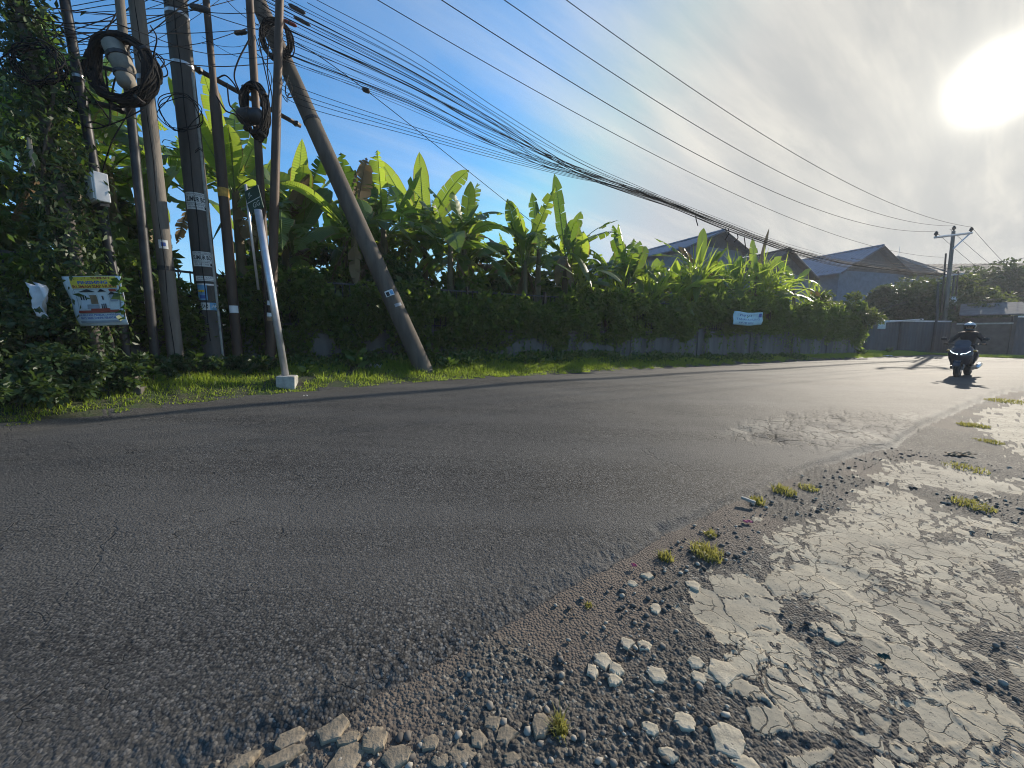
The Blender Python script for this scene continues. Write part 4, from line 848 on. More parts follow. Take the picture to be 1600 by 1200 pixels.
f = Flat(on_pole(P5, 479)); f.rect(-.12, -.07, .16, .07, M['ink_cyan'], 8); f.rect(-.12, -.07, .02, .07, M['paper'], 6); f.text('24', -.05, 0, .09, .08, M['ink'], .04); f.text('JAM', .09, 0, .1, .06, M['paper'], .02); f.build('sticker', P5['o'])
f = Flat(on_pole(P4, 383)); f.rect(-.06, -.07, .06, .07, M['paper'], 6); f.rect(-.03, -.03, .03, .03, M['ink_blue'], 5); f.build('sticker', P4['o'])
f = Flat(on_pole(P6, 483)); f.rect(-.08, -.07, .08, .07, M['vinyl'], 6); f.build('sticker', P6['o'])
f = Flat(on_pole(PL, 461)); f.rect(-.09, -.06, .10, .07, M['vinyl'], 8); f.rect(-.07, -.05, .0, .04, M['ink'], 5); f.rect(.02, -.04, .09, .05, M['ink_cyan'], 5); f.build('sticker', PL['o'])
f = Flat(on_pole(PL, 479)); f.rect(.0, -.05, .16, .02, M['ink_grey'], 6); f.build('sticker', PL['o'])
for py, m in ((474, 'vinyl'), (492, 'vinyl'), (498, 'brown')):
    f = Flat(on_pole(P8, py)); f.rect(-.09, -.045, .03, .045, M[m], 6); f.build('sticker', P8['o'])
# meter box and the grey board
q, z = pole_at(P2, 155, 296); bx_ = empty('meter_box', at(152, 296, q.y - .16), math.radians(-30), label='white meter box strapped high on the slim dark pole', cat='meter box')
mb = MB(); mb.box((0, 0, 0), (.40, .16, .40)); mb.build('box_body', M['white'], bx_, bevel=.012)
mb = MB(); mb.box((.03, -.088, 0), (.30, .016, .35)); dr = mb.build('door', M['white'], bx_, bevel=.004); mb = MB(); mb.box((-.02, -.1, .05), (.07, .016, .03)); mb.build('latch', M['steel_dark'], dr)
mb = MB(); mb.box((0, .02, -.23), (.30, .1, .05)); mb.build('bracket', M['steel_dark'], bx_)
q, z = pole_at(P1, 0, 250); gb = empty('grey_board', at(48, 248, q.y - .12), math.radians(-38), label='dusty grey board half hidden by vine on the leafy pole', cat='board')
mb = MB(); mb.box((0, 0, 0), (.62, .04, .36)); mb.build('panel', M['greybox'], gb, bevel=.008); mb = MB(); mb.box((-.05, -.025, .0), (.12, .02, .04)); mb.build('clasp', M['steel_dark'], gb)
# vine over the outermost pole
z_ = rng.uniform(.2, 8.5, 10000); rad_ = np.abs(rng.normal(0, .22, 10000)) * (.5 + 1.1 * fbm(z_ * 1.3, z_ * 0, 3, 2)); a_ = rng.random(10000) * 6.28
Bv, dv = P1['B'], P1['d']; P_ = np.stack([Bv.x + dv.x * z_ + np.cos(a_) * rad_ - .12 * rng.random(10000), Bv.y + dv.y * z_ + np.sin(a_) * rad_, Bv.z + dv.z * z_], -1)
PS = [P_]
for i in range(70):
    z0 = rng.uniform(3, 8.4); ln = rng.uniform(.5, 2.0); t_ = np.linspace(0, 1, int(ln / .04)); ax = rng.uniform(0, 6.28); rr_ = rng.uniform(.2, .75); PS.append(np.stack([Bv.x + dv.x * z0 + np.cos(ax) * rr_ * t_ ** .5, Bv.y + dv.y * z0 + np.sin(ax) * rr_ * t_ ** .5, Bv.z + dv.z * z0 - ln * t_ ** 1.5], -1))
vine = empty('climbing_vine', Bv, label='dark ragged vine climbing the outermost pole and trailing off its cables', cat='vine')
V, Q = leaves(np.concatenate(PS) - np.array(Bv), .10, None, 1, .38, .6); fast_mesh('leaves', V, Q, M['vine'], vine)
mb = MB(); mb.tube([dv * z + Vector((.17 * math.cos(z * 1.6), .17 * math.sin(z * 1.6), 0)) for z in np.linspace(-.1, 8.2, 90)], .02, 6); mb.build('stem', M['bark'], vine, smooth=True)
# ------------------------------------------------------------------ white post with its concrete foot, street sign
B = gp(449, 604); q = at(403, 328, B.y); post = empty('white_post', B, label='slanting bare white steel post standing in a square concrete foot', cat='post'); dq = (q - B)
mb = MB(); k = B.y / F; mb.box((0, 0, .07), (.34 * 30 / 34, .30, .26)); ft = mb.build('concrete_foot', M['conc_pale'], post, bevel=.02); ft.rotation_euler = (0, .05, math.radians(18))
mb = MB(); mb.tube([dq.normalized() * .1, dq], .058, 14); mb.build('shaft', M['galv'], post, smooth=True)
sg = empty('street_sign', at(397, 312, B.y + .55), math.radians(-20), label='dark green street sign tilted among the banana leaves above the white post', cat='street sign')
mb = MB(); mb.box((0, 0, 0), (.36, .02, .42), Matrix.Rotation(math.radians(-14), 3, 'Y')); mb.build('plate', M['sign_green'], sg, bevel=.004)
R14 = Matrix.Rotation(math.radians(-14), 3, 'Y'); fn = lambda u, v, l: R14 @ Vector((u, -.011 - l, v))
f = Flat(fn); f.rect(-.17, -.02, .17, -.005, M['sign_line'], 4); f.text('JL', -.06, .1, .1, .1, M['sign_line']); f.text('GG', .04, -.1, .18, .09, M['sign_line']); f.build('lettering', sg)
mb = MB(); mb.tube([(-.21, .02, .3), (-.19, .02, -.3), (-.12, .03, -1.6)], .022, 8); mb.build('post', M['galv'], sg, smooth=True)
# concrete stub in the weeds
B = gp(205, 612); st = empty('concrete_stub', B, math.radians(25), label='square mossy concrete stub low in the weeds before the slim poles', cat='bollard')
mb = MB(); mb.loft([[(-.12, -.12, -.1), (.12, -.12, -.1), (.12, .12, -.1), (-.12, .12, -.1)], [(-.10, -.10, .24), (.10, -.10, .24), (.10, .10, .24), (-.10, .10, .24)], [(-.07, -.07, .28), (.07, -.07, .28), (.07, .07, .28), (-.07, .07, .28)]]); mb.build('shaft', M['conc_dark'], st, bevel=.01)
mb = MB(); mb.box((0, 0, .02), (.34, .34, .1)); mb.build('base', M['conc_dark'], st, bevel=.015)
# ------------------------------------------------------------------ house poster
Yp = 5.35; C4 = [at(97, 432, Yp + .1), at(188, 431, Yp - .12), at(202, 507, Yp - .2), at(126, 510, Yp + .05)]        # TL TR BR BL
po = empty('house_poster', (C4[3] + C4[2]) / 2, label='yellow topped house sale poster stretched in the dark creeper', cat='poster')
nrm = (C4[1] - C4[0]).cross(C4[0] - C4[3]).normalized()
if nrm.dot(CAM - C4[0]) < 0: nrm = -nrm
ocen = Vector(po.location)
def pf(u, v, l):                                                       # u, v in 0..1, v up
    a = C4[3].lerp(C4[2], u); b = C4[0].lerp(C4[1], u); w_ = .012 * math.sin(u * 7 + v * 3) + .01 * math.sin(v * 9)
    return a.lerp(b, v) + nrm * (l * 3 + w_) - ocen
f = Flat(pf); NU, NV = 20, 16; V = [pf(i / NU, j / NV, 0) for i in range(NU + 1) for j in range(NV + 1)]; Q = [(i * (NV + 1) + j, (i + 1) * (NV + 1) + j, (i + 1) * (NV + 1) + j + 1, i * (NV + 1) + j + 1) for i in range(NU) for j in range(NV)]
mb = MB(); mb.add(V, Q); sheet = mb.build('sheet', M['vinyl'], po, smooth=True); so_ = sheet.modifiers.new('thick', 'SOLIDIFY'); so_.thickness = .003; so_.offset = 1 if False else -1
def grect(u0, v0, u1, v1, m):
    f.k += 1; l = .0015 + .0002 * f.k; nu, nv = 12, 6; us, vs = np.linspace(u0, u1, nu + 1), np.linspace(v0, v1, nv + 1)
    f.mb.add([pf(u, v, l) for u in us for v in vs], [(i * (nv + 1) + j, (i + 1) * (nv + 1) + j, (i + 1) * (nv + 1) + j + 1, i * (nv + 1) + j + 1) for i in range(nu) for j in range(nv)], f.mi(m))
grect(.12, .755, .93, .99, M['ink_yellow']); f.text('DIJUAL RUMAH', .51, .95, .66, .062, M['ink_red'], .03); f.text('FINISHING', .52, .87, .56, .066, M['ink_blue'], .04); f.text('RUMAH SIAP HUNI', .53, .79, .78, .062, M['ink_red'], .03)
grect(.13, .25, .93, .74, M['ink_grey']); grect(.14, .26, .92, .73, M['paper'])
f.poly([(.18, .68), (.36, .74), (.50, .68)], M['ink']); grect(.20, .35, .34, .66, M['vinyl']); grect(.36, .44, .49, .62, M['brown']); f.poly([(.55, .68), (.64, .74), (.73, .68)], M['ink']); grect(.52, .40, .72, .66, M['vinyl']); grect(.75, .48, .90, .62, M['ink_grey']); f.poly([(.74, .62), (.82, .68), (.93, .62)], M['ink'])
for u in (.205, .245, .285): grect(u, .52, u + .022, .61, M['ink'])
for u in (.55, .59, .63): grect(u, .34, u + .02, .44, M['ink'])
grect(.60, .52, .63, .60, M['ink']); grect(.30, .34, .50, .43, M['ink_grey']); grect(.14, .26, .92, .31, M['ink_red']); grect(.36, .30, .72, .345, M['ink_red']); grect(.80, .68, .92, .73, M['ink_red'])
f.text('HUBUNGI PEMILIK LANGSUNG', .53, .215, .78, .035, M['ink_blue'], .02); f.text('0812 3600 TANPA PERANTARA', .52, .155, .72, .045, M['ink_blue'], .02); grect(.12, .055, .88, .10, M['ink_grey'])
f.build('print', po)
# creeper sprig across the poster's edge
e = empty('creeper_sprig', at(190, 500, Yp - .3), label='bright leafy creeper sprig hanging over the edge of the house poster', cat='vine sprig'); pp = [at(192, 430, Yp - .28), at(186, 445, Yp - .3), at(192, 462, Yp - .3), at(196, 480, Yp - .32), at(194, 498, Yp - .32)]
mb = MB(); mb.tube([q - e.location for q in spline(pp, 5)], .006, 5); mb.build('stem', M['bark'], e); P_ = np.array([tuple(q - e.location) for q in spline(pp, 6)]); V, Q = leaves(P_, .10, np.tile([[0, -1.2, 0]], (len(P_), 1)), .9, .8, .2); fast_mesh('leaves', V, Q, M['weed'], e)
# torn pale plastic in the creeper
def rag(px, py, Yp, w_, h_, m, label, name='torn_plastic', cat='litter', seed=0, group=None):
    c = at(px, py, Yp); mb = MB(); nu, nv = 7, 9; V = []
    for i in range(nu + 1):
        for j in range(nv + 1):
            u, v = i / nu - .5, j / nv - .5; V.append((u * w_ * (.5 + .5 * math.sin(v * 4 + seed + 1)) + .15 * w_ * math.sin(v * 7 + seed), .06 * math.sin(u * 9 + v * 6 + seed), v * h_ + .05 * h_ * math.sin(u * 8)))
    mb.add(V, [(i * (nv + 1) + j, (i + 1) * (nv + 1) + j, (i + 1) * (nv + 1) + j + 1, i * (nv + 1) + j + 1) for i in range(nu) for j in range(nv)]); o = mb.build(name, m, smooth=True, label=label, cat=cat, group=group); o.location = c; s_ = o.modifiers.new('t', 'SOLIDIFY'); s_.thickness = .003; return o
rag(62, 470, 5.0, .22, .42, M['litter_plastic'], 'torn pale plastic caught in dark creeper beside the house poster'); rag(232, 468, 6.4, .1, .14, M['vinyl'], 'scrap of white plastic on the slim pole right of the house poster', seed=2); rag(775, 525, 11.6, .12, .28, M['litter_plastic'], 'pale strip of plastic hanging on the wall top beyond the leaning pole', seed=3)
# pale blue banner on the creeper
q = onplane(1168, 498, xy(0, WN - .62), xy(10, WN - .62)); bn = empty('banner', q, math.atan2(.5, .866), label='pale blue advertising banner tied to the creeper covered fence', cat='banner')
wB = (onplane(1190, 498, xy(0, WN - .62), xy(10, WN - .62)) - onplane(1146, 498, xy(0, WN - .62), xy(10, WN - .62))).length; hB = (onplane(1168, 488, xy(0, WN - .62), xy(10, WN - .62)) - onplane(1168, 508, xy(0, WN - .62), xy(10, WN - .62))).length
def bf(u, v, l): return Vector((u * wB, -.03 - l * 4 + .03 * math.sin(u * 9 + v * 3) + .02 * math.sin(v * 8), v * hB - .04 * hB * math.cos(u * 6)))
V = [bf(i / 20 - .5, j / 8 - .5, 0) for i in range(21) for j in range(9)]; mb = MB(); mb.add(V, [(i * 9 + j, (i + 1) * 9 + j, (i + 1) * 9 + j + 1, i * 9 + j + 1) for i in range(20) for j in range(8)]); sh_ = mb.build('cloth', M['banner'], bn, smooth=True); m_ = sh_.modifiers.new('t', 'SOLIDIFY'); m_.thickness = .004; m_.offset = 1
f = Flat(bf); f.text('DIJUAL', -.05, .22, .5, .2, M['ink_blue'], .02); f.text('TANAH KAVLING', 0, -.05, .8, .16, M['ink_blue']); f.text('HUB 0812', -.05, -.3, .5, .12, M['ink_blue']); f.rect(.36, .1, .46, .4, M['ink_blue'], 4); f.build('print', bn)
for u in (-.5, .5):
    mb = MB(); mb.tube([bf(u, .5, 0), bf(u, .5, 0) + Vector((u * .3, .3, .15))], .008, 5); mb.build('tie', M['cable'], bn)
# ------------------------------------------------------------------ litter and debris on the verge
def litter(px, py, wpx, hpx, m, label, name='litter', h=.03, rz=0.0, cat='litter'):
    c = gp(px, py); k = (c - CAM).length / F; mb = MB(); nu, nv = 6, 4; a, b = wpx * k, max(hpx * k * 1.8, .02); sd = random.random() * 9
    V = [(a * (i / nu - .5), b * (j / nv - .5), h * (.5 + .5 * math.sin(i * 1.9 + j * 1.3 + sd))) for i in range(nu + 1) for j in range(nv + 1)]
    mb.add(V, [(i * (nv + 1) + j, (i + 1) * (nv + 1) + j, (i + 1) * (nv + 1) + j + 1, i * (nv + 1) + j + 1) for i in range(nu) for j in range(nv)]); o = mb.build(name, m, label=label, cat=cat); o.location = c + Vector((0, 0, .02)); o.rotation_euler.z = rz; s_ = o.modifiers.new('t', 'SOLIDIFY'); s_.thickness = .004; return o
c = gp(1168, 789); mb = MB(); mb.box((0, 0, .015), (.105, .03, .02)); o = mb.build('plastic_strip', M['conc_pale'], bevel=.004, label='short pale plastic strip lying across the asphalt lip', cat='litter'); o.location = c + Vector((0, 0, .03)); o.rotation_euler = (0, .15, math.radians(-40))
litter(588, 577, 16, 5, M['vinyl'], 'crumpled white paper under the wall left of the leaning pole foot', h=.12); litter(452, 567, 10, 3, M['vinyl'], 'small white scrap behind the white post', h=.06); litter(612, 583, 8, 3, M['paper'], 'little pale scrap just left of the leaning pole foot', h=.05); litter(478, 621, 8, 3, M['paper'], 'dry pale leaf on the road edge right of the white post', h=.02)
litter(830, 560, 40, 8, M['conc_pale'], 'pale broken slab pile under weeds by the wall', name='debris_slab', h=.18, cat='rubble'); litter(1385, 557, 10, 3, M['vinyl'], 'white scrap on the sunny verge past the corner', h=.06)
litter(1475, 549, 26, 3, M['vinyl'], 'white sheet lying by the far pole foot', h=.08); litter(1168, 819, 10, 3, M['pink'], 'pink flower petals on the gravel below the asphalt lip', name='petals', h=.01, cat='petals'); litter(990, 888, 6, 3, M['pink'], 'single pink petal on the asphalt lip', name='petal', h=.01, cat='petal'); litter(1500, 712, 26, 4, M['brown'], 'dry stick-like leaf between small plates and far slab', name='dry_leaf', h=.02, cat='leaf')
litter(1380, 1033, 9, 3, M['sign_green'], 'scrap of turquoise wrapper in a pit of the slab', name='wrapper', h=.01); litter(300, 610, 30, 3, M['drygrass'], 'long dry stalk lying in the shaded grass', name='dry_stalk', h=.03, rz=.5, cat='stalk')
# ------------------------------------------------------------------ cable coils and steel bars on the poles
def ring_coil(name, c, w_, h_, turns, r, jit, label, m, strap=True, tilt=0.0, yaw=0.0):
    e = empty(name, c, yaw, label=label, cat='cable coil')
    for k in range(turns):
        a, b = w_ * random.uniform(1 - jit, 1 + jit * .6), h_ * random.uniform(1 - jit, 1 + jit * .6); ph = random.random() * 6; o = Vector((random.uniform(-1, 1) * jit * w_ * .35, random.uniform(-.06, .06), random.uniform(-1, 1) * jit * h_ * .3)); mb = MB()
        pts = [o + Vector((a * math.cos(t) * (1 + .05 * math.sin(2 * t + ph)), .05 * math.sin(3 * t + ph), b * math.sin(t) * (1 + .05 * math.sin(3 * t + ph)))) for t in np.linspace(0, 2 * math.pi, 40, False)]
        mb.tube(pts, r, 5, closed=True); mb.build('turn', m, e, smooth=True)
    if strap:
        for t in (.6, 2.2, 3.9, 5.2):
            mb = MB(); p = Vector((w_ * math.cos(t), 0, h_ * math.sin(t))); mb.lathe([(.075, -.02), (.08, 0), (.075, .02)], p, 12, rot=Vector((-w_ * math.sin(t), 0, h_ * math.cos(t))).to_track_quat('Z', 'Y').to_matrix()); mb.build('tie', M['steel_dark'], e)
    return e
def coil_px(px, py, Yc, wpx, hpx, *a, **k): c = at(px, py, Yc); s_ = Yc / F; return ring_coil(a[0], c, wpx * s_ / 2, hpx * s_ / 2, *a[1:], **k)
Y3 = P3['B'].y - .18; Y4 = P4['B'].y - .2; Y5 = P5['B'].y - .34; Y7 = P7['B'].y - .12; YL = PL['B'].y - .3
coil_px(190, 109, Y3, 88, 84, 'cable_coil', 44, .018, .10, 'big thick coil of black cable hung round the slim grey topped pole', M['cable'])
coil_px(398, 172, Y7, 34, 70, 'cable_coil', 26, .016, .13, 'narrow upright coil of black cable on the thin rusty pole', M['cable'])
coil_px(283, 176, Y5, 58, 52, 'cable_coil', 4, .007, .14, 'loose thin coil of few turns round the thickest pole', M['cable'], strap=False)
coil_px(238, 102, Y4, 26, 36, 'cable_coil', 3, .009, .1, 'small open cable loop beside the mid grey concrete pole', M['cable'], strap=False)
coil_px(432, 62, YL, 40, 50, 'cable_coil', 16, .012, .09, 'coil of black cable looped over the top of the leaning pole', M['cable'], strap=False)
coil_px(447, 138, YL, 14, 34, 'cable_coil', 2, .006, .1, 'thin cable loop low on the sunny flank of the leaning pole', M['cable'], strap=False)
coil_px(112, 140, P2['B'].y, 22, 50, 'cable_coil', 6, .008, .2, 'tangled loops of cable between the leafy pole and its slim neighbour', M['cable'], strap=False)
coil_px(60, 100, P1['B'].y - .25, 70, 60, 'cable_coil', 8, .009, .2, 'snarl of cable loops swallowed by vine on the leafy pole', M['cable'], strap=False)
# splice closures, dark canisters
def closure(px, py, Yc, L, r, label, ax=(.7, 0, -.5), m='steel_dark', name='splice_closure'):
    e = empty(name, at(px, py, Yc), label=label, cat='cable joint'); d_ = Vector(ax).normalized(); mb = MB(); mb.lathe([(r * .3, -L * .62), (r * .8, -L * .5), (r, -L * .42), (r, L * .42), (r * .8, L * .5), (r * .3, L * .62)], (0, 0, 0), 12, rot=d_.to_track_quat('Z', 'Y').to_matrix()); mb.build('body', M[m], e, smooth=True)
    mb = MB(); mb.lathe([(r * 1.12, -L * .06), (r * 1.12, L * .06)], (0, 0, 0), 12, rot=d_.to_track_quat('Z', 'Y').to_matrix()); mb.build('clamp', M['steel_dark'], e)
closure(186, 90, Y3 - .05, .42, .13, 'grey canister bent over inside the big cable coil', (.35, 0, -.9), 'greybox'); closure(194, 116, Y3 - .05, .34, .11, 'pale wrapped joint under the grey canister in the big coil', (.2, 0, -.9), 'greybox'); closure(392, 182, Y7 - .04, .42, .14, 'wide dark joint box across the narrow upright coil', (1, 0, 0))
closure(453, 36, YL + .1, .24, .035, 'small red cable tag on the bundle beside the rusty pole', (.8, 0, -.35), 'ink_red', 'cable_tag'); closure(464, 14, YL + .1, .3, .04, 'dark cable joint on the topmost bundle wires', (.8, 0, -.4)); closure(472, 33, YL + .1, .3, .035, 'dark cable joint just right of the red tag', (.8, 0, -.4)); closure(376, 51, YL, .22, .04, 'wedge clamp between thin rusty pole and a wire to the thick pole', (1, 0, .1)); closure(572, 141, 9.3, .14, .05, 'small black box on the slanting guy wire', (.8, 0, -.3)); closure(312, 13, Y5, .28, .05, 'lumpy black joint by the thick pole head', (.9, 0, -.2))
def bar(p0, p1, r, m, label, name='steel_bar'):
    e = empty(name, p0, label=label, cat='steel bar'); mb = MB(); v = p1 - p0; mb.tube([Vector((0, 0, 0)), v], r, 8); mb.build('tube', m, e, smooth=True)
    for t in (.05, .95): mb = MB(); mb.box(v * t, (.12, .12, .07)); mb.build('clamp', M['steel_dark'], e, bevel=.01)
bar(at(302, 105, P5['B'].y + .1), at(470, 197, PL['B'].y + .1), .045, M['rust'], 'rusty bar bridging the thickest pole and the leaning pole'); bar(at(104, 148, P2['B'].y + .14), at(194, 173, P3['B'].y + .1), .04, M['steel_dark'], 'dark bar joining the two slim poles below the big coil'); bar(at(132, 98, P3['B'].y + .2), at(246, 127, P4['B'].y + .2), .03, M['steel_dark'], 'thin dark bar crossing behind the big coil')
mb = MB(); o = None
# ------------------------------------------------------------------ far pole group
FB = gp(1474, 550); Yf = FB.y
def far_pole(px, py_top, wpx, label, off=0.0, lean=0.0, m='conc_pole', box=False):
    B = gp(px, 549); B.y += off; B.x += off * 1.1; B.z = gz(B.x, B.y); T = at(px + lean, py_top, B.y); k = B.y / F; e = empty('utility_pole', B, label=label, cat='utility pole'); mb = MB(); mb.tube([Vector((0, 0, -.3)), (T - B) * .5, T - B], [wpx * k * .36, wpx * k * .32, wpx * k * .26], 10); mb.build('shaft', M[m], e, smooth=True); return e, B, T
fe, FBp, FT = far_pole(1471, 361, 8, 'tall far pole with a slanting crossarm and insulators', lean=19)
far_pole(1462, 441, 5, 'thin pole just left of the crossarm pole', lean=4, m='conc_dark'); far_pole(1466, 396, 4, 'slender pole rising against the crossarm pole', lean=12, off=.2, m='rust'); e2, B2, T2 = far_pole(1481, 430, 5, 'short dark pole carrying a small pale box', lean=10, off=.5, m='conc_dark'); far_pole(1486, 424, 4, 'slender pole outermost to the road side of the crossarm pole', lean=11, off=.8, m='rust')
A0, A1 = at(1461, 371, Yf - .9), at(1518, 364, Yf + .9); org = FBp
mb = MB(); mb.tube([A0 - org, A1 - org], .085, 6); arm = mb.build('crossarm', M['galv'], fe); mb = MB(); mb.tube([A1.lerp(A0, .03) - org, at(1489, 389, Yf) - org], .05, 6); mb.build('brace', M['galv'], fe)
INS = [A0 + Vector((.05, 0, .0)), FT - Vector((0, 0, .05)), A1 - Vector((.05, 0, 0))]
for p in INS: mb = MB(); mb.lathe([(.05, 0), (.05, .15), (.13, .18), (.09, .25), (.12, .29), (.07, .36), (.04, .42)], p - org, 10); mb.build('insulator', M['steel_dark'], fe, smooth=True)
INS = [p + Vector((0, 0, .42)) for p in INS]
mb = MB(); mb.box(at(1489, 470, B2.y - .3) - B2, (.42, .2, .6)); mb.build('meter_box', M['white'], e2, bevel=.02); mb = MB(); mb.tube([T2 - B2 + Vector((-.9, 0, -.1)), T2 - B2 + Vector((.7, 0, .1))], .05, 6); mb.build('crossbar', M['galv'], e2)
# ------------------------------------------------------------------ overhead wires
def wire(pts, r, label, group=None, m='cable', name='overhead_cable', k=8, sides=5):
    pts = spline(pts, k) if len(pts) > 2 else pts; mb = MB(); o_ = pts[0].copy(); mb.tube([p - o_ for p in pts], r, sides); o = mb.build(name, M[m], smooth=True, label=label, cat='cable', group=group); o.location = o_; return o
XA = P5['B'] + P5['d'] * ztop5
def sagwire(p0, p1, px, py, r, label, **kw):
    """hangs from p0 to p1 as a parabola through the sight line of (px, py)"""
    q = onplane(px, py, (p0.x, p0.y), (p1.x, p1.y)); t = ((q - p0).x * (p1 - p0).x + (q - p0).y * (p1 - p0).y) / ((p1 - p0).x ** 2 + (p1 - p0).y ** 2); sg_ = (p0.lerp(p1, t).z - q.z) / (4 * t * (1 - t))
    return wire([p0.lerp(p1, i / 40) - Vector((0, 0, sg_ * 4 * i / 40 * (1 - i / 40))) for i in range(41)], r, label, k=1, **kw)
# the far insulators take the three outer wires; the fourth runs lower to the pole shaft
def fitwire(x0, y0, p1, pa_, pb_, r, label):
    """a hanging wire from above (x0, y0) to p1, its height and sag found from two sight lines"""
    rows = []
    for px, py in (pa_, pb_):
        q = onplane(px, py, (x0, y0), (p1.x, p1.y)); t = math.hypot(q.x - x0, q.y - y0) / math.hypot(p1.x - x0, p1.y - y0); rows.append((1 - t, -4 * t * (1 - t), q.z - p1.z * t))
    (a, b, c), (d_, e_, f_) = rows; det = a * e_ - b * d_; z0 = (c * e_ - b * f_) / det; sg_ = (a * f_ - c * d_) / det; p0 = Vector((x0, y0, z0))
    wire([p0.lerp(p1, i / 40) - Vector((0, 0, sg_ * 4 * i / 40 * (1 - i / 40))) for i in range(41)], r, label, k=1); return z0
for (pa_, pb_, off, tgt, lb) in [((885, 0), (1190, 209), -.85, INS[2], 'power wire highest in the sky, ending on the outer insulator'), ((788, 0), (1130, 221), 0.0, INS[1], 'power wire second from the top, ending on the pole-top insulator'), ((690, 0), (1070, 231), .85, INS[0], 'power wire third from the top, ending on the inner insulator')]:
    q = XA - CAx * off * .25; fitwire(q.x, q.y, tgt, pa_, pb_, .011, lb)
fitwire(XA.x, XA.y, at(1474, 402, Yf), (590, 0), (1000, 230), .009, 'lone power wire hanging between the upper three and the bundle')
SA, SB = (PL['B'].x - 2.2, PL['B'].y - .6), (FBp.x, FBp.y)
OP = lambda px, py: onplane(px, py, SA, SB)
trunk_px = [(850, 252), (900, 266), (1000, 301), (1060, 323), (1130, 351), (1200, 377), (1260, 397), (1320, 411), (1400, 422), (1472, 430)]
GB = 'black cables of the sagging bundle between pole cluster and far pole'
for i in range(26):
    u = i / 25; y0 = 2 + 98 * u ** 1.1 + random.uniform(-4, 4); y1 = 100 + 72 * u + random.uniform(-5, 5); y2 = 178 + 52 * u + random.uniform(-3, 3); jit = random.uniform(-1, 1); js = random.choice((1, 1, 1, 1, 2.2)) * jit
    k0 = random.choice((0, 1, 1, 2)); px0 = [(400 + 10 * random.random(), y0 - 24), (450, y0), (640, y1), (770, y2)]
    if k0 < 1: px0 = px0
    pts = [(a, b) for a, b in px0] + [(a, b + (7 * (u - .5) * (1 - (a - 850) / 622) + js * (2.2 if a < 1250 else 3)) + (random.uniform(-1, 1))) for a, b in trunk_px[k0:]]
    p3 = [OP(a, b) + Vector((-.5, .866, 0)) * (jit * .10) for a, b in pts]
    wire(p3, random.choice((.004, .005, .007, .010)), 'black cable in the sagging bundle that gathers towards the far crossarm pole', GB)
for i, (a, b, c, d_) in enumerate([(0, 45, 205, 305), (8, 60, 222, 318), (14, 78, 236, 328), (22, 70, 226, 312)]):                # lower thin strands
    wire([OP(430, 118 + a), OP(480, 142 + a * 1.2), OP(640, 196 + i * 5), OP(760, 232 + i * 4), OP(880, 268 + i * 2), OP(1000, 302), OP(1130, 352), OP(1260, 398), OP(1400, 423), OP(1470, 431)], .0055, 'thin strand drooping lowest, apart from the bundle until it joins midway', 'thin strands below the cable bundle')
for i, (y0, y1) in enumerate([(-8, 78), (4, 92)]): wire([OP(480, y0), OP(640, y1), OP(780, 172 + i * 8), OP(900, 246 + i * 5), OP(1000, 292 + i * 3), OP(1130, 347), OP(1260, 394), OP(1400, 421), OP(1470, 429)], .006, 'thin strand riding just above the main bundle', 'thin strands above the cable bundle')
q0 = pole_at(P8, 437, 50)[0]; wire([q0, at(572, 141, 9.3), at(835, 350, 13.4)], .008, 'thin guy wire slanting from the rusty pole down into the banana plants')
# dangling scraps on the bundle
for i, (px, py) in enumerate([(1163, 371), (1138, 358), (1087, 337), (1152, 366)]): p = OP(px, py); wire([p, p + Vector((.03, 0, -.15)), p + Vector((.1 * (-1) ** i, 0, -.45 + .05 * i))], .018, 'short frayed scrap dangling under the cable bundle', 'frayed scraps on the cable bundle', name='cable_scrap')
# stray wires among the cluster
PO = [P1, P2, P3, P4, P5, P6, P7, P8, PL]; GS = 'stray wires strung between the clustered poles'
for i in range(34):
    a, b = sorted(random.sample(range(9), 2)); pa = pole_at(PO[a], 0, random.uniform(-60, 120))[0]; pb = pole_at(PO[b], 0, random.uniform(-80, 110))[0]; fwd = Vector((0, -.12 - .1 * random.random(), 0)); sg_ = random.uniform(.02, .3)
    wire([pa + fwd, pa.lerp(pb, .5) - Vector((0, 0, sg_)) + fwd, pb + fwd], random.choice((.004, .006, .008)), 'stray wire strung between the clustered poles', GS, k=6)
for i in range(12):                                                  # wires running off past the frame edge
    a = random.choice((1, 2, 3, 4)); pa = pole_at(PO[a], 0, random.uniform(-30, 110))[0]; pb = at(-160, random.uniform(-60, 150), 6.5); wire([pa, pa.lerp(pb, .5) - Vector((0, 0, random.uniform(.05, .35))), pb], random.choice((.005, .007)), 'stray wire running from the pole cluster out past the leafy pole', 'stray wires leaving past the leafy pole', k=6)
GL = 'slack cable ends drooping from the clustered poles'
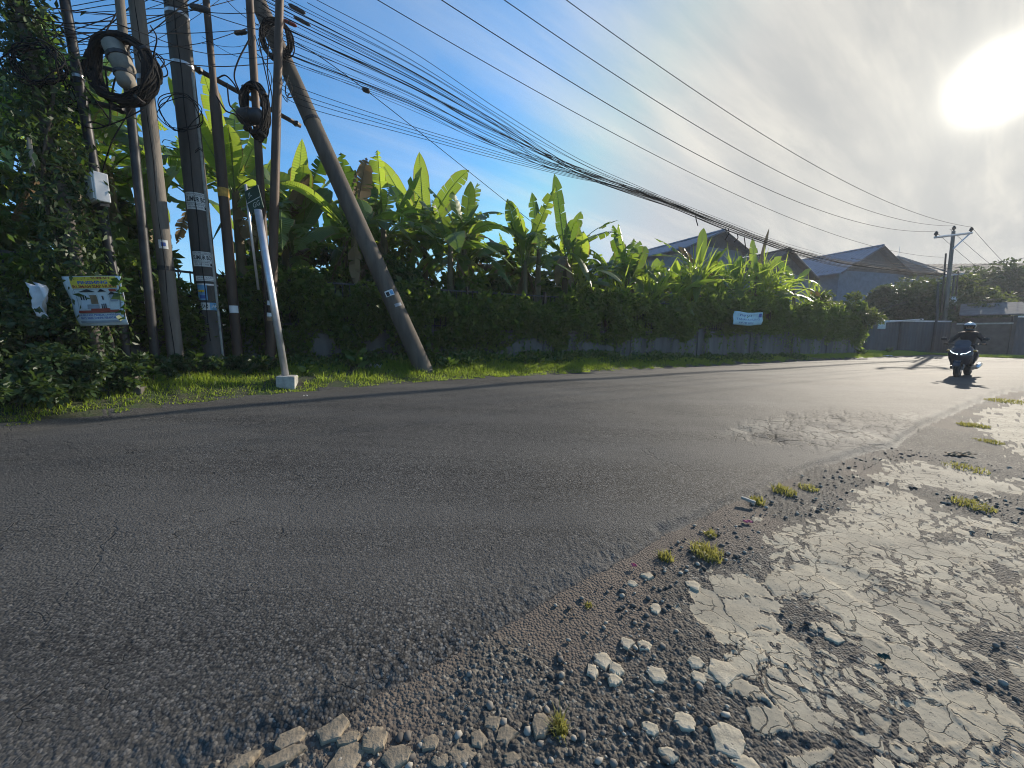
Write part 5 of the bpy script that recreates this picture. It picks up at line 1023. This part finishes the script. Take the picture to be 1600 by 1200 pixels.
for (a, b, c, d_) in [((165, 110), (172, 190), (150, 192), (130, 185)), ((208, 60), (190, 100), (178, 130), (172, 170)), ((182, 20), (160, 60), (150, 85), (148, 130)), ((60, 20), (85, 80), (120, 120), (170, 185)), ((40, 0), (70, 60), (100, 120), (115, 160)), ((390, 60), (372, 95), (366, 120), (375, 145)), ((340, 122), (352, 118), (365, 130), (376, 150)), ((338, 150), (352, 172), (365, 178), (374, 184)), ((404, 60), (412, 100), (420, 140), (418, 160)), ((398, 55), (412, 95), (424, 120), (420, 150)), ((420, 65), (418, 110), (425, 150), (424, 175)), ((100, 170), (140, 200), (185, 190), (225, 170)), ((205, 170), (178, 215), (165, 250), (160, 270)), ((118, 190), (105, 210), (100, 225), (108, 240)), ((355, 130), (358, 160), (364, 170), (380, 186)), ((235, 40), (245, 60), (240, 90), (248, 118)), ((450, 118), (446, 140), (450, 152), (462, 150))]:
    Yc = 6.2 if a[0] < 330 else 7.0; wire([at(*a, Yc), at(*b, Yc - .15), at(*c, Yc - .1), at(*d_, Yc)], random.choice((.006, .009, .012)), 'slack cable end drooping from the clustered poles', GL)
# wires about the far pole
FO = lambda px, py, Y: at(px, py, Y)
for a, b, r, lb in [((1517, 354), (1600, 440), .012, 'far wire slanting down from the outer insulator'), ((1484, 358), (1590, 445), .012, 'far wire slanting down from the pole-top insulator'), ((1462, 362), (1570, 450), .012, 'far wire slanting down from the inner insulator'), ((1365, 486), (1470, 450), .025, 'pale guy cable rising to the thin far pole'), ((1478, 420), (1640, 395), .02, 'far cable crossing in front of the long roof'), ((1490, 425), (1600, 470), .02, 'far cable dropping towards the signboard'), ((1530, 470), (1640, 452), .03, 'pale far cable above the signboard, upper'), ((1545, 480), (1640, 462), .03, 'pale far cable above the signboard, middle'), ((1570, 486), (1640, 470), .03, 'pale far cable beyond the signboard, lower'), ((1450, 428), (1475, 414), .02, 'short slanting stay at the neck of the bundle')]: wire([FO(*a, Yf), FO((a[0] + b[0]) / 2, (a[1] + b[1]) / 2 + 3, Yf + 1.5), FO(*b, Yf + 3)], r, lb, m='cable_grey')
for i in range(3): wire([FO(1330, 404 + 5 * i, Yf - 4), FO(1400, 412 + 4 * i, Yf - 2), FO(1478, 418 + 3 * i, Yf)], .014, 'grey cable sagging just above the bundle near the far pole', 'grey cables at the neck of the bundle', m='cable_grey')
# ------------------------------------------------------------------ houses and sheds beyond the plantation
M['roof_blue'] = simple('blue grey metal roofing', (.11, .16, .225), .65, .25, 3, metal=.2, streak=True); M['roof_dark'] = simple('dark tiled roof', (.055, .048, .048), .9, .3, 8); M['wall_blue'] = simple('pale blue grey cladding', (.12, .16, .21), .8, .2, 2); M['wall_dark'] = simple('dark gable boards', (.075, .08, .088), .9, .3, 3)  # wall_dark: mottled dark grey for gables, barge boards and the long building's wall
M['fence_metal'] = simple('grey sheet fence', (.06, .065, .075), .7, .3, 2, streak=True, metal=.1); M['wall_brown'] = simple('brown block wall', (.085, .068, .06), .95, .35, 3); M['roof_grey'] = simple('grey fibre roof', (.12, .12, .125), .85, .25, 3)
M['glass'] = simple('dark window glass', (.02, .025, .03), .15, .2, 3, spec=.8)
def house(apex, g, w_, L, eave_z, over, label, roof_m, wall_m, gable_m, name='shed', base=0.0, wins=0, corr=.25):
    """gable end centred under apex; g: plan direction across the gable; the ridge runs back from it"""
    g = Vector((*g, 0)).normalized(); r = Vector((-g.y, g.x, 0)); ax = Vector((apex.x, apex.y, 0)); rz = apex.z; e = empty(name, ax, label=label, cat='building'); mb = MB(); P = lambda a, b, z: g * a + r * b + Vector((0, 0, z))
    mb.loft([[P(-w_, 0, base), P(w_, 0, base), P(w_, 0, eave_z), P(-w_, 0, eave_z)], [P(-w_, L, base), P(w_, L, base), P(w_, L, eave_z), P(-w_, L, eave_z)]]); mb.build('wall', wall_m, e)
    mb = MB(); mb.loft([[P(-w_, .02, eave_z + .01), P(w_, .02, eave_z + .01), P(0, .02, rz - .12)], [P(-w_, L - .02, eave_z + .01), P(w_, L - .02, eave_z + .01), P(0, L - .02, rz - .12)]]); mb.build('gable', gable_m, e)
    sl_ = (rz - eave_z) / w_; mb = MB(); n = int((L + 2 * over) / corr)
    for sg in (-1, 1):
        V = []
        for i in range(n + 1):
            b = -over + (L + 2 * over) * i / n; dz = .03 * (i % 2)
            V += [P(0, b, rz + dz), P(sg * (w_ + over), b, eave_z - sl_ * over + dz), P(sg * (w_ + over), b, eave_z - sl_ * over + dz - .12), P(0, b, rz + dz - .12)]
        mb.add(V, [(4 * i + j, 4 * i + (j + 1) % 4, 4 * i + 4 + (j + 1) % 4, 4 * i + 4 + j) for i in range(n) for j in range(4)] + [(0, 1, 2, 3), (4 * n, 4 * n + 3, 4 * n + 2, 4 * n + 1)])
    rf = mb.build('roof', roof_m, e); mb = MB(); mb.tube([P(0, -over - .02, rz + .06), P(0, L + over, rz + .06)], .12, 6); mb.build('ridge_cap', roof_m, rf)
    for sg in (-1, 1): mb = MB(); mb.tube([P(0, -over - .04, rz - .05), P(sg * (w_ + over), -over - .04, eave_z - sl_ * over - .05)], .1, 4); mb.build('barge_board', M['wall_dark'], rf)
    for i in range(wins): mb = MB(); mb.box(P(-w_ * .5 + w_ * i, -.02, eave_z * .5), (1.2, .1, 1.2), Matrix.Rotation(math.atan2(g.y, g.x), 3, 'Z')); mb.build('window', M['glass'], e)
    return e
house(at(1369, 386, 44), (.95, .28), 5.2, 13, 8.2, .7, 'pale blue shed with its gable towards the road bend, right of the cable neck', M['roof_blue'], M['wall_blue'], M['wall_dark'])
house(at(1122, 363, 36), (.90, .42), 3.4, 13.5, 9.1, .7, 'long blue roofed shed rising behind the banana plants', M['roof_blue'], M['wall_blue'], M['wall_dark'])
house(at(1226, 391, 40), (.96, .28), 3.6, 6, 7.4, .6, 'dark roofed small house between the two blue sheds', M['roof_dark'], M['wall_blue'], M['wall_dark'])
def hip(c, wx_, wy_, ez, rz, label, rotz):
    e = empty('house', (c.x, c.y, 0), rotz, label=label, cat='building'); mb = MB(); mb.box((0, 0, ez / 2), (2 * wx_ - 1, 2 * wy_ - 1, ez)); mb.build('wall', M['wall_blue'], e); mb = MB()
    mb.loft([[(-wx_, -wy_, ez), (wx_, -wy_, ez), (wx_, wy_, ez), (-wx_, wy_, ez)], [(-wx_, -wy_, ez + .15), (wx_, -wy_, ez + .15), (wx_, wy_, ez + .15), (-wx_, wy_, ez + .15)], [(-wx_ * .12, -.05, rz), (wx_ * .12, -.05, rz), (wx_ * .12, .05, rz), (-wx_ * .12, .05, rz)]]); rf = mb.build('roof', M['roof_dark'], e)
    for sx_ in (-1, 1): mb = MB(); mb.tube([(sx_ * wx_, -wy_, ez + .2), (sx_ * wx_ * .12, -.05, rz + .05)], .14, 5); mb.build('hip_tile', M['roof_grey'], rf)
    mb = MB(); mb.tube([(0, 0, rz), (0, 0, rz + 1.6)], .03, 5); mb.build('antenna', M['galv'], e)
c = at(1404, 402, 58); hip(c, 5.5, 5.5, at(1404, 436, 56).z, c.z, 'small hip roofed house with an antenna between shed and long roof', .5)
# the long roof at the right: ridge runs across the view
a, b = at(1438, 413, 62), at(1720, 388, 78); e = empty('long_building', (a + b) / 2 * Vector((1, 1, 0)) if False else Vector(((a.x + b.x) / 2, (a.y + b.y) / 2, 0)), label='long low building whose dark roof runs on past the far pole', cat='building'); o_ = Vector(e.location); dv_ = Vector((b.x - a.x, b.y - a.y, 0)); n_ = Vector((dv_.y, -dv_.x, 0)).normalized()
if n_.dot(CAM - a) < 0: n_ = -n_
mb = MB(); K = 80; V = []
for i in range(K + 1):
    p = a.lerp(b, i / K) - o_; p.z = a.z + (b.z - a.z) * i / K * .55; dz = Vector((0, 0, .05 * (i % 2))); V += [p + dz, p + n_ * 7 - Vector((0, 0, 3.4)) + dz, p + n_ * 7 - Vector((0, 0, 3.65)), p - n_ * 7 - Vector((0, 0, 3.65)), p - n_ * 7 - Vector((0, 0, 3.4)) + dz]
mb.add(V, [(5 * i + j, 5 * i + (j + 1) % 5, 5 * i + 5 + (j + 1) % 5, 5 * i + 5 + j) for i in range(K) for j in range(5)] + [(0, 1, 2, 3, 4), (5 * K + 4, 5 * K + 3, 5 * K + 2, 5 * K + 1, 5 * K)]); mb.build('roof', M['roof_dark'], e)
pa, pb = a - o_, b - o_; pa.z = pb.z = 0; za = a.z - 3.7; mb = MB(); mb.loft([[pa + n_ * 6.2, pb + n_ * 6.2, pb - n_ * 6.2, pa - n_ * 6.2], [p + Vector((0, 0, za)) for p in (pa + n_ * 6.2, pb + n_ * 6.2, pb - n_ * 6.2, pa - n_ * 6.2)]]); mb.build('wall', M['wall_dark'], e)
# walls and gate along the outer bend
def wall_run(p0, p1, h, th_, m, label, name='wall', ribs=0, cap=True):
    p0, p1 = gp(*p0), gp(*p1); v = p1 - p0; L = math.hypot(v.x, v.y); e = empty(name, p0, math.atan2(v.y, v.x), label=label, cat='wall'); dz = p1.z - p0.z; mb = MB()
    if ribs:
        n = int(L / .14); V = []
        for i in range(n + 1): x = L * i / n; y = .03 * (i % 2); V += [(x, y - th_, -.3), (x, y - th_, h), (x, y, h), (x, y, -.3)]
        mb.add(V, [(4 * i + j, 4 * i + (j + 1) % 4, 4 * i + 4 + (j + 1) % 4, 4 * i + 4 + j) for i in range(n) for j in range(4)] + [(0, 1, 2, 3), (4 * n + 3, 4 * n + 2, 4 * n + 1, 4 * n)])
    else: mb.box((L / 2, 0, h / 2 - .15), (L, th_, h + .3))
    mb.build('panel', m, e)
    for i in range(int(L / 3.2) + 1): mb = MB(); mb.box((i * 3.2, -.02, h / 2), (.22, th_ + .12, h + .25)); mb.build('post', M['wall_brown' if not ribs else 'steel_dark'], e, bevel=.01)
    if cap: mb = MB(); mb.box((L / 2, 0, h + .07), (L, th_ + .12, .1)); mb.build('coping', M['conc_pale'] if not ribs else M['galv'], e)
    return e
wall_run((1346, 549.5), (1478, 549.5), 2.15, .06, M['fence_metal'], 'grey ribbed sheet fence between the creeper corner and the far pole', 'sheet_fence', 1)
wall_run((1484, 551.5), (1575, 554), 2.0, .18, M['wall_brown'], 'brownish block wall behind the motor scooter rider')
wall_run((1575, 554), (1760, 557), 2.45, .06, M['fence_metal'], 'grey sheet fence running out of the frame beyond the rider', 'sheet_fence', 1)
q = gp(1540, 552); k = Vector((q.x * 1.06, q.y * 1.06, 0)); e = empty('roadside_hut', k, math.radians(-45), label='little hut with a grey lean-to roof above the brown wall', cat='hut'); mb = MB(); mb.box((0, 0, 1.3), (2.4, 2, 2.6)); mb.build('wall', M['wall_brown'], e); mb = MB(); mb.loft([[(-1.7, -1.5, 2.75), (1.7, -1.5, 2.75), (1.7, -1.5, 2.83), (-1.7, -1.5, 2.83)], [(-1.5, 1.4, 3.7), (1.5, 1.4, 3.7), (1.5, 1.4, 3.78), (-1.5, 1.4, 3.78)]]); mb.build('roof', M['roof_grey'], e); mb = MB(); mb.box((.2, -1.03, 1.6), (.9, .08, .8)); mb.build('window', M['glass'], e)
bar(at(1356, 505, gp(1356, 549).y - .35), at(1442, 499, gp(1442, 549).y - .35), .06, M['galv'], 'pale pipe lying along the top of the grey ribbed sheet fence', 'pipe')
q = at(1378, 507, gp(1378, 549).y - .5); e = empty('notice', q, math.radians(-40), label='small white notice on the grey ribbed sheet fence', cat='notice'); mb = MB(); mb.box((0, 0, 0), (.42, .03, .62)); mb.build('plate', M['white'], e); mb = MB(); mb.box((0, -.02, .1), (.28, .016, .06)); mb.build('print', M['ink_grey'], e)
# trees beyond the bend
def far_tree(px, py_top, Y_, rx, label, K=70, per=200, m='fartree', leaf=.34, low=.35):
    T = at(px, py_top, Y_); z0 = gz(T.x, T.y); h = T.z - z0; cz = h * (low + 1) / 2; V, Q = clumps((0, 0, cz), (rx, rx * .9, h - cz), K, per, leaf, .8, -.9); e = empty('tree', (T.x, T.y, z0), label=label, cat='tree'); fast_mesh('crown', V, Q, M[m], e)
    mb = MB(); mb.tube(spline([(0, 0, -.2), (.1, 0, h * .3), (-.1, .1, h * .75)], 5), np.linspace(.22, .09, 11).tolist(), 8)
    for i in range(6): a = i * 1.1; mb.tube(spline([(0, 0, h * .35), (math.cos(a) * rx * .4, math.sin(a) * rx * .4, h * .55), (math.cos(a) * rx * .75, math.sin(a) * rx * .75, h * .75)], 4), np.linspace(.1, .03, 9).tolist(), 6)
    mb.build('trunk', M['bark'], e, smooth=True)
far_tree(1425, 441, 33, 3.2, 'broad dark tree left of the far pole, over the grey ribbed sheet fence', 95, 260, leaf=.3, low=.12); far_tree(1385, 455, 34, 2.2, 'smaller round tree between the pale blue shed and the broad dark tree', 60, 200, leaf=.3, low=.12); far_tree(1512, 440, 34, 2.6, 'yellowish green tree just right of the far pole', 70, 180, 'bush', .3, .15); far_tree(1560, 416, 42, 4.0, 'tallest round tree in front of the long dark roof', 90, 240, leaf=.36, low=.2); far_tree(1610, 430, 40, 4.0, 'tree at the frame edge in front of the long dark roof', 80, 220, leaf=.36, low=.15); far_tree(1536, 462, 31, 2.0, 'low tree spreading over the hut roof', 50, 180, leaf=.28, low=.2); far_tree(1470, 452, 36, 2.6, 'dark tree directly behind the far pole', 70, 220, leaf=.3, low=.1)
# a line of distant trees closes the gaps at the horizon
far_tree(1700, 430, 44, 4.5, 'tree beyond the frame edge past the bend', 70, 160, leaf=.4, low=.1)
wv = []; qv = []
for i in range(60):
    a = math.radians(-80 + 160 * i / 59); d_ = 130 + 25 * math.sin(i * 2.1); V, Q = clumps((d_ * math.sin(a), d_ * math.cos(a), 3.5), (7, 5, 3.2 + 1.2 * math.sin(i * 1.3)), 26, 40, 1.2, .8); wv.append((V, Q))
V, Q = merge(*wv); fast_mesh('distant_wood', V, Q, M['fartree'], kind='stuff', label='distant line of trees behind the plantation', cat='wood')
# ------------------------------------------------------------------ scooter and rider
M['sc_black'] = simple('black scooter plastic', (.018, .018, .022), .35, .2, 6, spec=.5); M['sc_body'] = simple('dark blue grey scooter paint', (.022, .026, .038), .25, .15, 6, spec=.6); M['tyre'] = simple('tyre rubber', (.02, .02, .02), .9, .2, 20); M['chrome'] = simple('bright metal', (.6, .6, .62), .2, .1, 8, metal=.9)
M['jacket'] = simple('black jacket cloth', (.020, .019, .022), .85, .3, 12, bump=.3); M['trousers'] = simple('dark trousers', (.024, .023, .026), .9, .3, 14, bump=.3); M['helmet'] = simple('dark helmet shell', (.03, .03, .034), .25, .2, 5, spec=.6); M['helmet_w'] = simple('pale helmet top', (.62, .58, .57), .3, .1, 5); M['skin'] = simple('skin', (.28, .16, .10), .6, .12, 9); M['visor'] = simple('dark clear visor', (.05, .055, .065), .12, .2, 6, spec=.8); M['shoe'] = simple('dark shoe', (.03, .028, .026), .7, .2, 9); M['hair'] = simple('dark hair', (.01, .009, .008), .6, .2, 30)
m_, t_ = mat('headlamp'); out(t_, t_.n('ShaderNodeEmission', {'Color': (.75, .88, 1, 1), 'Strength': 1.7}).outputs[0]); M['lamp'] = m_
GPS = gp(1503, 589); sc = empty('motor_scooter', GPS, math.radians(121), label='dark motor scooter with two lit headlamps coming round the bend', cat='scooter')
def ell(cx_, cy_, z, a, b, n=14, pw=2.4): return [(cx_ + a * abs(math.cos(t)) ** (2 / pw) * (1 if math.cos(t) >= 0 else -1), cy_ + b * abs(math.sin(t)) ** (2 / pw) * (1 if math.sin(t) >= 0 else -1), z) for t in np.linspace(0, 2 * math.pi, n, False)]
def wheel(y, r, wd):
    e_mb = MB(); pts = [(0, y + (r - wd / 2) * math.cos(t), r + (r - wd / 2) * math.sin(t)) for t in np.linspace(0, 2 * math.pi, 30, False)]; e_mb.tube(pts, wd / 2, 9, closed=True); ty = e_mb.build('wheel', M['tyre'], sc, smooth=True); R90 = Matrix.Rotation(math.pi / 2, 3, 'Y')
    mb = MB(); mb.lathe([(.02, -.06), (r * .68, -.045), (r * .72, 0), (r * .68, .045), (.02, .06)], (0, y, r), 20, rot=R90); mb.build('rim', M['sc_black'], ty, smooth=False)
    mb = MB(); mb.lathe([(.10, -.075), (.10, -.065)], (0, y, r), 16, rot=R90); mb.build('brake_disc', M['chrome'], ty)
wheel(.66, .27, .12); wheel(-.64, .27, .14)
mb = MB(); mb.loft([[(x, .66 + .33 * math.cos(t), .28 + .33 * math.sin(t)) for x, t in ((-.075, t0), (.075, t0), (.06, t0 + .01), (-.06, t0 + .01))] for t0 in np.linspace(.35, 2.5, 9)]); mb.build('front_fender', M['sc_body'], sc)
for sx_ in (-1, 1): mb = MB(); mb.tube([(sx_ * .10, .66, .27), (sx_ * .10, .52, .72)], .025, 8); mb.build('fork_leg', M['chrome'], sc, smooth=True)
mb = MB(); mb.loft([ell(0, .52, .34, .12, .05), ell(0, .56, .46, .20, .10), ell(0, .60, .62, .25, .15), ell(0, .60, .76, .27, .17), ell(0, .54, .90, .25, .15), ell(0, .46, 1.0, .19, .10), ell(0, .42, 1.05, .12, .05)]); mb.build('front_fairing', M['sc_body'], sc, smooth=True)
mb = MB(); mb.loft([[(-.16, .58, .96), (.16, .58, .96), (.16, .57, .96), (-.16, .57, .96)], [(-.17, .47, 1.12), (.17, .47, 1.12), (.17, .46, 1.12), (-.17, .46, 1.12)], [(-.10, .42, 1.2), (.10, .42, 1.2), (.10, .41, 1.2), (-.10, .41, 1.2)]]); mb.build('windscreen', M['visor'], sc)
for sx_ in (-1, 1):
    mb = MB(); mb.loft([[(sx_ * .03, .775, .735), (sx_ * .14, .745, .755), (sx_ * .14, .74, .80), (sx_ * .03, .77, .775)], [(sx_ * .03, .70, .735), (sx_ * .14, .66, .755), (sx_ * .14, .66, .80), (sx_ * .03, .70, .775)]]); mb.build('headlamp', M['lamp'], sc)
    mb = MB(); mb.tube([(sx_ * .15, .742, .80), (sx_ * .21, .70, .86)], .010, 6); mb.build('running_light', M['lamp'], sc)
mb = MB(); mb.box((0, .765, .60), (.20, .012, .09)); mb.build('number_plate', M['ink'], sc)
mb = MB(); mb.loft([ell(0, .40, .40, .23, .06), ell(0, .36, .62, .24, .06), ell(0, .36, .92, .19, .06)]); mb.build('leg_shield', M['sc_black'], sc, smooth=True)
mb = MB(); mb.loft([[(-.22, .42, .27), (.22, .42, .27), (.22, .42, .36), (-.22, .42, .36)], [(-.25, .1, .26), (.25, .1, .26), (.25, .1, .38), (-.25, .1, .38)], [(-.22, -.25, .27), (.22, -.25, .27), (.22, -.25, .40), (-.22, -.25, .40)]]); mb.build('footboard', M['sc_black'], sc, bevel=.015)
mb = MB(); T90 = lambda pts: [(x, z, y) for x, y, z in pts]
def ysec(y, a, z0, z1): return [(x, y, z) for x, z in [(-a * .6, z0), (a * .6, z0), (a, z0 + (z1 - z0) * .35), (a * .95, z0 + (z1 - z0) * .8), (a * .6, z1), (-a * .6, z1), (-a * .95, z0 + (z1 - z0) * .8), (-a, z0 + (z1 - z0) * .35)]]
mb.loft([ysec(.12, .12, .36, .60), ysec(-.1, .17, .34, .70), ysec(-.4, .20, .42, .74), ysec(-.75, .18, .55, .78), ysec(-1.0, .08, .68, .80)]); mb.build('body', M['sc_body'], sc, smooth=True)
mb = MB(); mb.loft([ysec(.14, .09, .64, .72), ysec(-.1, .16, .70, .78), ysec(-.42, .18, .74, .81), ysec(-.80, .14, .78, .87), ysec(-.92, .08, .80, .86)]); mb.build('seat', M['sc_black'], sc, smooth=True)
mb = MB(); mb.lathe([(.02, -.3), (.055, -.28), (.065, .1), (.05, .26), (.02, .28)], (-.21, -.62, .36), 12, rot=Vector((0, -1, .18)).to_track_quat('Z', 'Y').to_matrix()); mb.build('exhaust', M['chrome'], sc, smooth=True)
mb = MB(); mb.box((.02, -.42, .30), (.24, .45, .18)); mb.build('engine', M['sc_black'], sc, bevel=.03)
mb = MB(); mb.tube(spline([(-.36, .30, 1.06), (-.2, .36, 1.05), (0, .42, 1.03), (.2, .36, 1.05), (.36, .30, 1.06)], 4), .018, 8); hb = mb.build('handlebar', M['sc_black'], sc, smooth=True)
for sx_ in (-1, 1):
    mb = MB(); mb.tube([(sx_ * .35, .303, 1.06), (sx_ * .45, .27, 1.065)], .025, 8); mb.build('grip', M['tyre'], hb, smooth=True)
    mb = MB(); mb.tube(spline([(sx_ * .27, .34, 1.06), (sx_ * .34, .40, 1.15), (sx_ * .42, .38, 1.2)], 4), .009, 6); mr = mb.build('mirror_arm', M['sc_black'], sc, smooth=True)
    mb = MB(); mb.loft([ell(sx_ * .44, .385, 1.175, .02, .02, 10), ell(sx_ * .44, .385, 1.2, .075, .025, 10), ell(sx_ * .44, .385, 1.25, .08, .025, 10), ell(sx_ * .44, .385, 1.275, .03, .015, 10)]); mb.build('mirror', M['sc_black'], mr, smooth=True)
    mb = MB(); mb.lathe([(.01, -.05), (.03, -.03), (.03, .03), (.01, .05)], (sx_ * .27, .55, .86), 8, rot=Matrix.Rotation(math.pi / 2, 3, 'Y')); mb.build('turn_signal', M['yellow'], sc, smooth=True)
# rider
rd = empty('person', GPS, math.radians(121), label='helmeted rider in a black jacket sitting on the dark motor scooter', cat='person')
def skin_mesh(name, pts, edges, radii, root, mats, parent, sub=2, pick=None):
    me = bpy.data.meshes.new(name); me.from_pydata(pts, edges, []); o = bpy.data.objects.new(name, me); COL.objects.link(o); o.modifiers.new('skin', 'SKIN'); s_ = o.modifiers.new('sub', 'SUBSURF'); s_.levels = s_.render_levels = sub
    for i, r in enumerate(radii): sv = me.skin_vertices[0].data[i]; sv.radius = r if hasattr(r, '__len__') else (r, r); sv.use_root = (i == root)
    dg = bpy.context.evaluated_depsgraph_get(); nm = bpy.data.meshes.new_from_object(o.evaluated_get(dg)); bpy.data.objects.remove(o); nm.name = name
    nm.polygons.foreach_set('use_smooth', [True] * len(nm.polygons)); ob = link_mesh(name, nm, mats, parent)
    if pick:
        for p in nm.polygons: p.material_index = pick(p.center)
    return ob
HP = (0, -.20, .86); pts = [HP, (0, -.17, 1.02), (0, -.12, 1.22), (0, -.09, 1.36), (0, -.06, 1.46), (0, -.03, 1.56)]; ed = [(0, 1), (1, 2), (2, 3), (3, 4), (4, 5)]; rad = [(.17, .13), (.15, .12), (.185, .125), (.15, .10), .062, .075]
for sx_ in (-1, 1):
    k = len(pts); pts += [(sx_ * .20, -.08, 1.37), (sx_ * .34, .03, 1.17), (sx_ * .37, .24, 1.08)]; ed += [(3, k), (k, k + 1), (k + 1, k + 2)]; rad += [.078, .058, .036]
    k = len(pts); pts += [(sx_ * .11, -.12, .83), (sx_ * .25, .26, .77), (sx_ * .21, .22, .50), (sx_ * .19, .20, .42)]; ed += [(0, k), (k, k + 1), (k + 1, k + 2), (k + 2, k + 3)]; rad += [.10, .072, .056, .045]
skin_mesh('body', pts, ed, rad, 0, [M['jacket'], M['trousers'], M['skin']], rd, pick=lambda c: 2 if c.z > 1.44 else (1 if c.z < .93 else 0))
for sx_ in (-1, 1):
    mb = MB(); mb.loft([[(sx_ * .19 + x, y, z) for x, y, z in [(-.04, yy_, .385), (.04, yy_, .385), (.04 * k, yy_, .385 + h), (-.04 * k, yy_, .385 + h)]] for yy_, h, k in ((.12, .09, .8), (.2, .10, .8), (.3, .06, .9), (.37, .035, .9))]); mb.build('shoe', M['shoe'], rd, bevel=.012)
    hp = [(sx_ * .37, .24, 1.08), (sx_ * .385, .285, 1.085)]; he = [(0, 1)]; hr = [.032, .034]
    for j, (dx, ln) in enumerate([(-.030, .065), (-.010, .075), (.012, .07), (.032, .055)]):
        k = len(hp); hp += [(sx_ * (.395 + dx), .315, 1.092), (sx_ * (.395 + dx), .335, 1.072), (sx_ * (.395 + dx), .318, 1.045 + (.075 - ln))]; he += [(1, k), (k, k + 1), (k + 1, k + 2)]; hr += [.0105, .0095, .008]
    k = len(hp); hp += [(sx_ * .345, .285, 1.075), (sx_ * .335, .30, 1.045)]; he += [(1, k), (k, k + 1)]; hr += [.011, .009]
    skin_mesh('hand', hp, he, hr, 1, [M['jacket' if sx_ > 0 else 'skin']], rd, 1)
# head: face with features inside the open helmet
hc = Vector((0, -.02, 1.60)); mb = MB(); secs = []
for z, a, b, oy in [(-.125, .035, .04, .035), (-.105, .052, .065, .025), (-.06, .066, .082, .012), (0, .073, .092, 0), (.05, .073, .095, -.005), (.09, .06, .08, -.008), (.12, .03, .04, -.01)]: secs.append([(hc.x + a * math.cos(t), hc.y + oy + b * math.sin(t), hc.z + z) for t in np.linspace(0, 2 * math.pi, 16, False)])
mb.loft(secs); hd = mb.build('head', M['skin'], rd, smooth=True)
mb = MB(); mb.loft([[(-.008, .09 + hc.y, hc.z + .02), (.008, .09 + hc.y, hc.z + .02), (.006, .08 + hc.y, hc.z + .03), (-.006, .08 + hc.y, hc.z + .03)], [(-.016, .108 + hc.y, hc.z - .03), (.016, .108 + hc.y, hc.z - .03), (.014, .08 + hc.y, hc.z - .03), (-.014, .08 + hc.y, hc.z - .03)]]); mb.build('nose', M['skin'], hd, smooth=True)
for sx_ in (-1, 1): mb = MB(); mb.lathe([(.004, -.008), (.013, 0), (.004, .008)], (sx_ * .03, hc.y + .088, hc.z + .012), 10, rot=Matrix.Rotation(math.pi / 2, 3, 'X')); mb.build('eye', M['ink'], hd, smooth=True)
mb = MB(); mb.box((0, hc.y + .093, hc.z - .062), (.045, .012, .012)); mb.build('mouth', M['brown'], hd, bevel=.004)
hl = MB(); secs = []; TT = np.linspace(0, 2 * math.pi, 28, False)
hz_ = Vector((0, -.035, 1.625))
for i in range(9):
    ph = .5 * math.pi * i / 8; secs.append([(hz_.x + .135 * math.cos(ph) * math.cos(t), hz_.y + .155 * math.cos(ph) * math.sin(t), hz_.z + .135 * math.sin(ph)) for t in TT])
hl.loft(secs); hm = hl.build('helmet', M['helmet_w'], rd, smooth=True); hs = MB(); arc = np.linspace(math.radians(150), math.radians(390), 22)
hs.loft([[(hz_.x + q * math.cos(t), hz_.y + q * 1.14 * math.sin(t), z) for z, q in ((hz_.z + .03, .14), (hz_.z - .14, .115), (hz_.z - .14, .10), (hz_.z + .03, .12))] for t in arc]); hs.build('helmet_side', M['helmet'], hm, smooth=True)
hs = MB(); arc = np.linspace(math.radians(25), math.radians(155), 14); hs.loft([[(hz_.x + q * math.cos(t), hz_.y + q * 1.12 * math.sin(t), z) for z, q in ((hz_.z + .04, .143), (hz_.z + .0, .148), (hz_.z, .143), (hz_.z + .04, .138))] for t in arc]); hs.build('helmet_band', M['helmet'], hm, smooth=True)
hs = MB(); hs.loft([[(hz_.x + q * math.cos(t), hz_.y + q * 1.12 * math.sin(t), z) for z, q in ((hz_.z - .085, .135), (hz_.z - .14, .12), (hz_.z - .14, .112), (hz_.z - .085, .127))] for t in arc]); hs.build('chin_guard', M['helmet'], hm, smooth=True)
# ------------------------------------------------------------------ the air
hzb = MB(); hzb.box((0, 0, 0), (700, 700, 16)); m_, t_ = mat('haze'); pv = t_.n('ShaderNodeVolumePrincipled', {'Color': (.93, .95, 1, 1), 'Density': .0012, 'Anisotropy': .2}); t_.n('ShaderNodeOutputMaterial', {'Volume': pv.outputs[0]})
hz_o = hzb.build('haze', m_, kind='stuff', label='thin bright morning haze', cat='haze'); hz_o.location = (0, 0, 6.6); hz_o.scale = (1, 1, 16.6 / 16)
hz_o.location.z = -1.3 + 8.3 * 1.06
